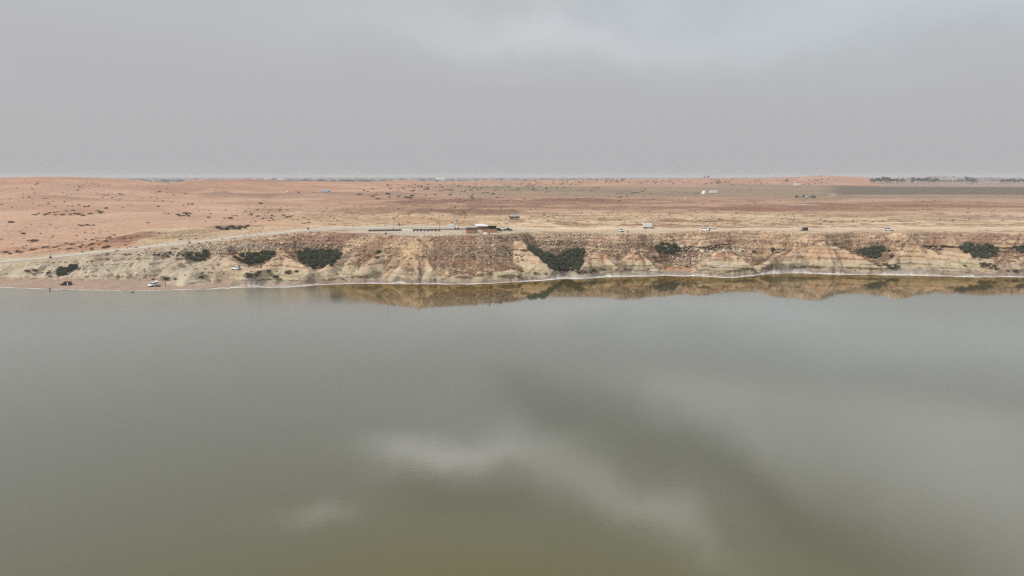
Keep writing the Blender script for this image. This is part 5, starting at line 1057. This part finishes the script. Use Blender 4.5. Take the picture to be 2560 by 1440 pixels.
for z in (.35, 1.35): MB().box(-1.65, 1.75, .031, .08, z, z+.08).build('rail', M['conc'], r_)
def tank(px, py, lab):
    g_ = at(px, py); r_ = empty('water_tank', g_); tag(r_, lab, 'tank')
    MB().tube((0, 0, -.1), (0, 0, 1.35), .42, .42, 16).build('shell', M['white'], r_); MB().tube((0, 0, 1.35), (0, 0, 1.5), .42, .15, 16).build('lid', M['white'], r_)
tank(1211.5, 587, 'left of the two upright white tanks at the rim'); tank(1215.5, 587.4, 'right of the two upright white tanks at the rim')
g_ = at(998, 563.5); r_ = empty('barrel', g_); tag(r_, 'rusty orange barrel beside the upper track', 'barrel'); MB().tube((0, 0, -.1), (0, 0, 1.3), .5, .5, 14).build('drum', M['rust'], r_); MB().tube((0, 0, 1.3), (0, 0, 1.36), .53, .5, 14).build('rim', M['rust'], r_)
# ------------------------------------------------------------------ far camps
def caravan(px, py, L_, hgt, m_, lab, cat='caravan', rz=0.0, nw=3, W_=2.4):
    g_ = at(px, py); r_ = empty('caravan', g_, rz); tag(r_, lab, cat); h = L_/2
    MB().box(-h, h, -W_/2, W_/2, .7, hgt, .12, .05, .15).build('body', M[m_], r_); MB().box(-h+.2, h-.2, -W_/2+.1, W_/2-.1, hgt+.001, hgt+.1, .1, .1).build('roof', M['sheet'], r_)
    for i in range(nw):
        x = -h+L_*(i+.7)/(nw+.4); MB().box(x-.4, x+.4, -W_/2-.02, -W_/2+.06, 1.5, 2.2).build('window', M['glass'], r_)
    MB().box(h-1.6, h-.8, -W_/2-.02, -W_/2+.06, .8, 2.4).build('door', M['dark'], r_); wheels(r_, (-.5, .5), W_/2, .36, .22); MB().box(h, h+1.2, -.08, .08, .5, .62).build('drawbar', M['dark'], r_)
caravan(815, 482, 11.5, 3.9, 'silver', 'long grey caravan at the foot of the orange dune, right end of the camp')
caravan(1784, 483.2, 11.5, 3.6, 'white', 'long white caravan right of the domed white tent', nw=1)
caravan(1993, 464.5, 13, 5.2, 'canvas', 'white cabin alone on the far plain above the dark trucks', 'cabin', nw=0)
def flatbed(px, py, L_, cab, load, lab, rz=0.0):
    g_ = at(px, py); r_ = empty('lorry', g_, rz); tag(r_, lab, 'lorry'); h = L_/2
    MB().loft(body_loft([(-h, 1.1, .7, 2.0), (-h+.5, 1.15, .6, 2.9), (-h+2.2, 1.15, .6, 2.9)])).build('cab', M[cab], r_); MB().box(-h+.05, -h+.2, -.9, .9, 1.9, 2.6).build('windscreen', M['glass'], r_)
    MB().box(-h+2.3, h, -1.2, 1.2, .95, 1.2).build('flatbed', M['dark'], r_); wheels(r_, (-h+1.2, h-2.4, h-1.2), 1.15, .5, .3)
    MB().box(h-6, h-.3, -1.1, 1.1, 1.201, 3.1, .5, .2, .2).build('load', M[load], r_)
flatbed(733, 483, 17, 'white', 'tan', 'white cabbed lorry with an orange brown load at the left of the dune camp')
pickup('parked_pickup', 'silver', 785, 481.5, .1, 'pale pickup parked left of the grey caravan at the dune camp')
flatbed(2003, 494.5, 14, 'black', 'stone', 'dark lorry on the olive plain, left of the pair')
flatbed(2026, 495.5, 12, 'silver', 'stone', 'dark lorry with a paler cab, right of the pair on the olive plain')
g_ = at(1759.5, 485); r_ = empty('dome_tent', g_); tag(r_, 'domed white tent left of the long white caravan', 'tent'); n = 20
ring = lambda z, r: [(math.cos(i*math.tau/n)*r, math.sin(i*math.tau/n)*r, z) for i in range(n)]
MB().loft([ring(-.2, 2.7), ring(2.2, 2.7), ring(3.4, 2.0), ring(4.1, 1.1), ring(4.4, .2)]).build('canvas', M['canvas'], r_); MB().box(-.6, .6, -2.8, -2.6, 0, 1.8).build('door_flap', M['dwhite'], r_)
def pen(px, py, w, d_, hgt, lab):
    g_ = at(px, py); r_ = empty('metal_frame', g_); tag(r_, lab, 'frame')
    for x in (-w/2, 0, w/2):
        for y in (-d_/2, d_/2): MB().tube((x, y, -.1), (x, y, hgt), .09, n=6).build('post', M['wood'], r_)
    for z in (hgt*.5, hgt):
        for y in (-d_/2, d_/2): MB().box(-w/2, w/2, y-.06, y+.06, z-.06, z+.06).build('rail', M['wood'], r_)
pen(1714, 484.5, 3.4, 3, 2.3, 'small open frame alone on the plain left of the tent'); pen(1741, 485, 5.5, 3, 2.4, 'open metal frame with gear just left of the domed tent')
gear('hay_bale', 2064, 496.5, lambda b_: b_.box(-1.8, 1.8, -1.2, 1.2, -.1, 1.7, .1, .1, .2), 'tan', 'tan stack by the bend of the track right of the dark lorries', 'stack')
gear('canvas_bundle', 1713, 496.5, lambda b_: b_.box(-.9, .9, -.5, .5, -.1, .9, .3, .2, .2), 'white', 'small white bundle alone on the plain below the camp', 'bundle')
gear('canvas_bundle', 1794, 458.5, lambda b_: b_.box(-4, 4, -2, 2, -.1, 4, 1.8, .8, .4), 'wood', 'dark brown tent like heap on the far reddish slope', 'heap')
gear('salt_pan', 2022, 511.5, lambda b_: b_.loft([[(math.cos(i*math.tau/28)*19*(1+.12*math.sin(i*2.3)), math.sin(i*math.tau/28)*5*(1+.15*math.sin(i*1.7)), z) for i in range(28)] for z in (-.5, .12)]), 'pan', 'thin white salt pan lying on the plain below the dark lorries', 'salt pan')
# ------------------------------------------------------------------ far trees
FT = []
for i in range(5):
    rng = np.random.RandomState(300+i); wd = rng.uniform(.28, .5); B = [(0, 0, .66, wd*.7, wd*.7, .26)]
    for _ in range(6): a = rng.uniform(0, 6.28); B.append((math.cos(a)*wd*.6, math.sin(a)*wd*.6, rng.uniform(.42, .85), wd*.4, wd*.4, .14))
    V_, F_ = leafcloud(rng, B, 420, .05); cm = npmesh('crown', V_, F_, [M['leaffar']])
    b_ = MB().tube((0, 0, -.05), (.01, 0, .55), .035, .02, 6)
    for _ in range(4): a = rng.uniform(0, 6.28); b_.tube((0, 0, rng.uniform(.25, .45)), (math.cos(a)*wd*.6, math.sin(a)*wd*.6, .7), .015, .006, 5)
    t_o = b_.build('trunk', M['twig']); FT.append((cm, t_o.data)); bpy.data.objects.remove(t_o)
def tree(px, py, hgt, lab, grp, name='tree'):
    g_ = at(px, py); cm, tm = FT[prng.randrange(5)]; o = empty(name, g_, prng.uniform(0, 6)); q = hgt*prng.uniform(.75, 1.2); o.scale = (q*prng.uniform(.8, 1.3), q, q)
    tag(o, lab, 'tree', grp); lnk('crown', cm, o); lnk('trunk', tm, o)
rg = random.Random(3)
for a0, a1, n, y, h_, lab, grp in [(2178, 2230, 15, 457.5, 14, 'dark tree in the dense left clump of the far tree line', 'trees in the left clump of the far tree line'), (2226, 2262, 7, 457.5, 12, 'dark tree in the thin gap left of centre of the far tree line', 'trees in the thin part of the far tree line'),
        (2275, 2345, 22, 457.5, 15, 'dark tree in the tall middle clump of the far tree line', 'trees in the middle clump of the far tree line'), (2345, 2415, 16, 456.5, 8, 'low green tree in the right half of the far tree line', 'low trees of the far tree line'),
        (2415, 2442, 8, 458, 15, 'dark tree in the right end clump of the far tree line', 'trees in the right end clump of the far tree line'), (2498, 2580, 22, 458, 13, 'dark tree in the separate row at the right edge', 'trees in the row at the right edge')]:
    for i in range(n): tree(a0+(a1-a0)*(i+rg.random())/n, y+rg.uniform(-.6, .6), h_*rg.uniform(.7, 1.15), lab, grp)
for px, py, h_, lab in [(1970, 441.5, 12, 'lone tree on the skyline dune right of centre'), (1967, 456, 10, 'lone dark tree below the skyline tree')]: tree(px, py, h_, lab, None)
for px in (1452, 1490, 1501, 1512, 1535, 1554, 1573, 1600, 1669, 1676, 1762, 1770): tree(px, 447, 9, 'small dark tree on the crest of the far orange dunes', 'trees on the crest of the far dunes')
def shed_far(px, py, D, w, hgt, lab):
    p = ptD(px, py, D); r_ = empty('warehouse', (p[0], D, sampZ(p[0], D)[0])); tag(r_, lab, 'warehouse'); d_ = 30
    MB().box(-w/2, w/2, -d_/2, d_/2, -1, hgt*.7).build('wall', M['canvas'], r_); MB().loft([[(-w/2-1, -d_/2-1, hgt*.7+.01), (w/2+1, -d_/2-1, hgt*.7+.01), (w/2+1, d_/2+1, hgt*.7+.01), (-w/2-1, d_/2+1, hgt*.7+.01)], [(-w/2-1, -.5, hgt), (w/2+1, -.5, hgt), (w/2+1, .5, hgt), (-w/2-1, .5, hgt)]]).build('roof', M['sheet'], r_)
shed_far(671, 442, 4600, 46, 11, 'left one of the two long white sheds on the horizon'); shed_far(703, 442.5, 4400, 46, 11, 'right one of the two long white sheds on the horizon')
shed_far(1101, 443.5, 4200, 52, 15, 'long white building on the horizon above the transformer stand'); shed_far(1040, 443.5, 4200, 16, 10, 'small white building on the horizon left of the long one'); shed_far(2290, 446, 2350, 14, 9, 'white roofed building among the far trees')
rng = np.random.RandomState(9); n = 2600; D_ = np.exp(rng.uniform(np.log(2700), np.log(8000), n)); u_ = rng.uniform(-.8, .8, n); X_ = u_*D_
keep = vn(X_/420, D_/330, 900) > rng.uniform(-.4, .7, n); X_, D_ = X_[keep], D_[keep]; Z_ = sampZ(X_, D_); bV, bF = leafcloud(np.random.RandomState(2), lobes(np.random.RandomState(3), 4, 1, 1.2, .8), 22, .4)
sc = rng.uniform(3.5, 9, len(X_))[:, None]; VV = np.stack([X_[:, None]+bV[None, :, 0]*sc*2.2, D_[:, None]+bV[None, :, 1]*sc, Z_[:, None]+bV[None, :, 2]*sc], -1)
tag(lnk('far_scrub', npmesh('far_scrub', VV.reshape(-1, 3), np.arange(VV.size//3).reshape(-1, 4), [M['leaffar']])), 'distant band of trees and scrub along the hazy horizon', 'scrub', kind='stuff')
#@@END_OBJECTS

# ------------------------------------------------------------------ haze: thin dusty air over everything
hz = bpy.data.materials.new("haze"); hz.use_nodes = True; t_ = hz.node_tree; t_.nodes.clear()
pv = t_.nodes.new('ShaderNodeVolumePrincipled'); mo = t_.nodes.new('ShaderNodeOutputMaterial'); t_.links.new(pv.outputs[0], mo.inputs['Volume'])
pv.inputs['Color'].default_value = (.93, .93, .95, 1); pv.inputs['Density'].default_value = 1.6e-4; pv.inputs['Anisotropy'].default_value = 0.0
x0, x1, y0, y1, z0, z1 = -37000, 37000, -1200, 34600, -5.5, 64.5
hv = [(x, y, z) for x in (x0, x1) for y in (y0, y1) for z in (z0, z1)]
hf = [(0, 1, 3, 2), (4, 6, 7, 5), (0, 4, 5, 1), (2, 3, 7, 6), (0, 2, 6, 4), (1, 5, 7, 3)]
tag(lnk("haze", npmesh("haze", hv, hf, [hz])), kind='stuff')
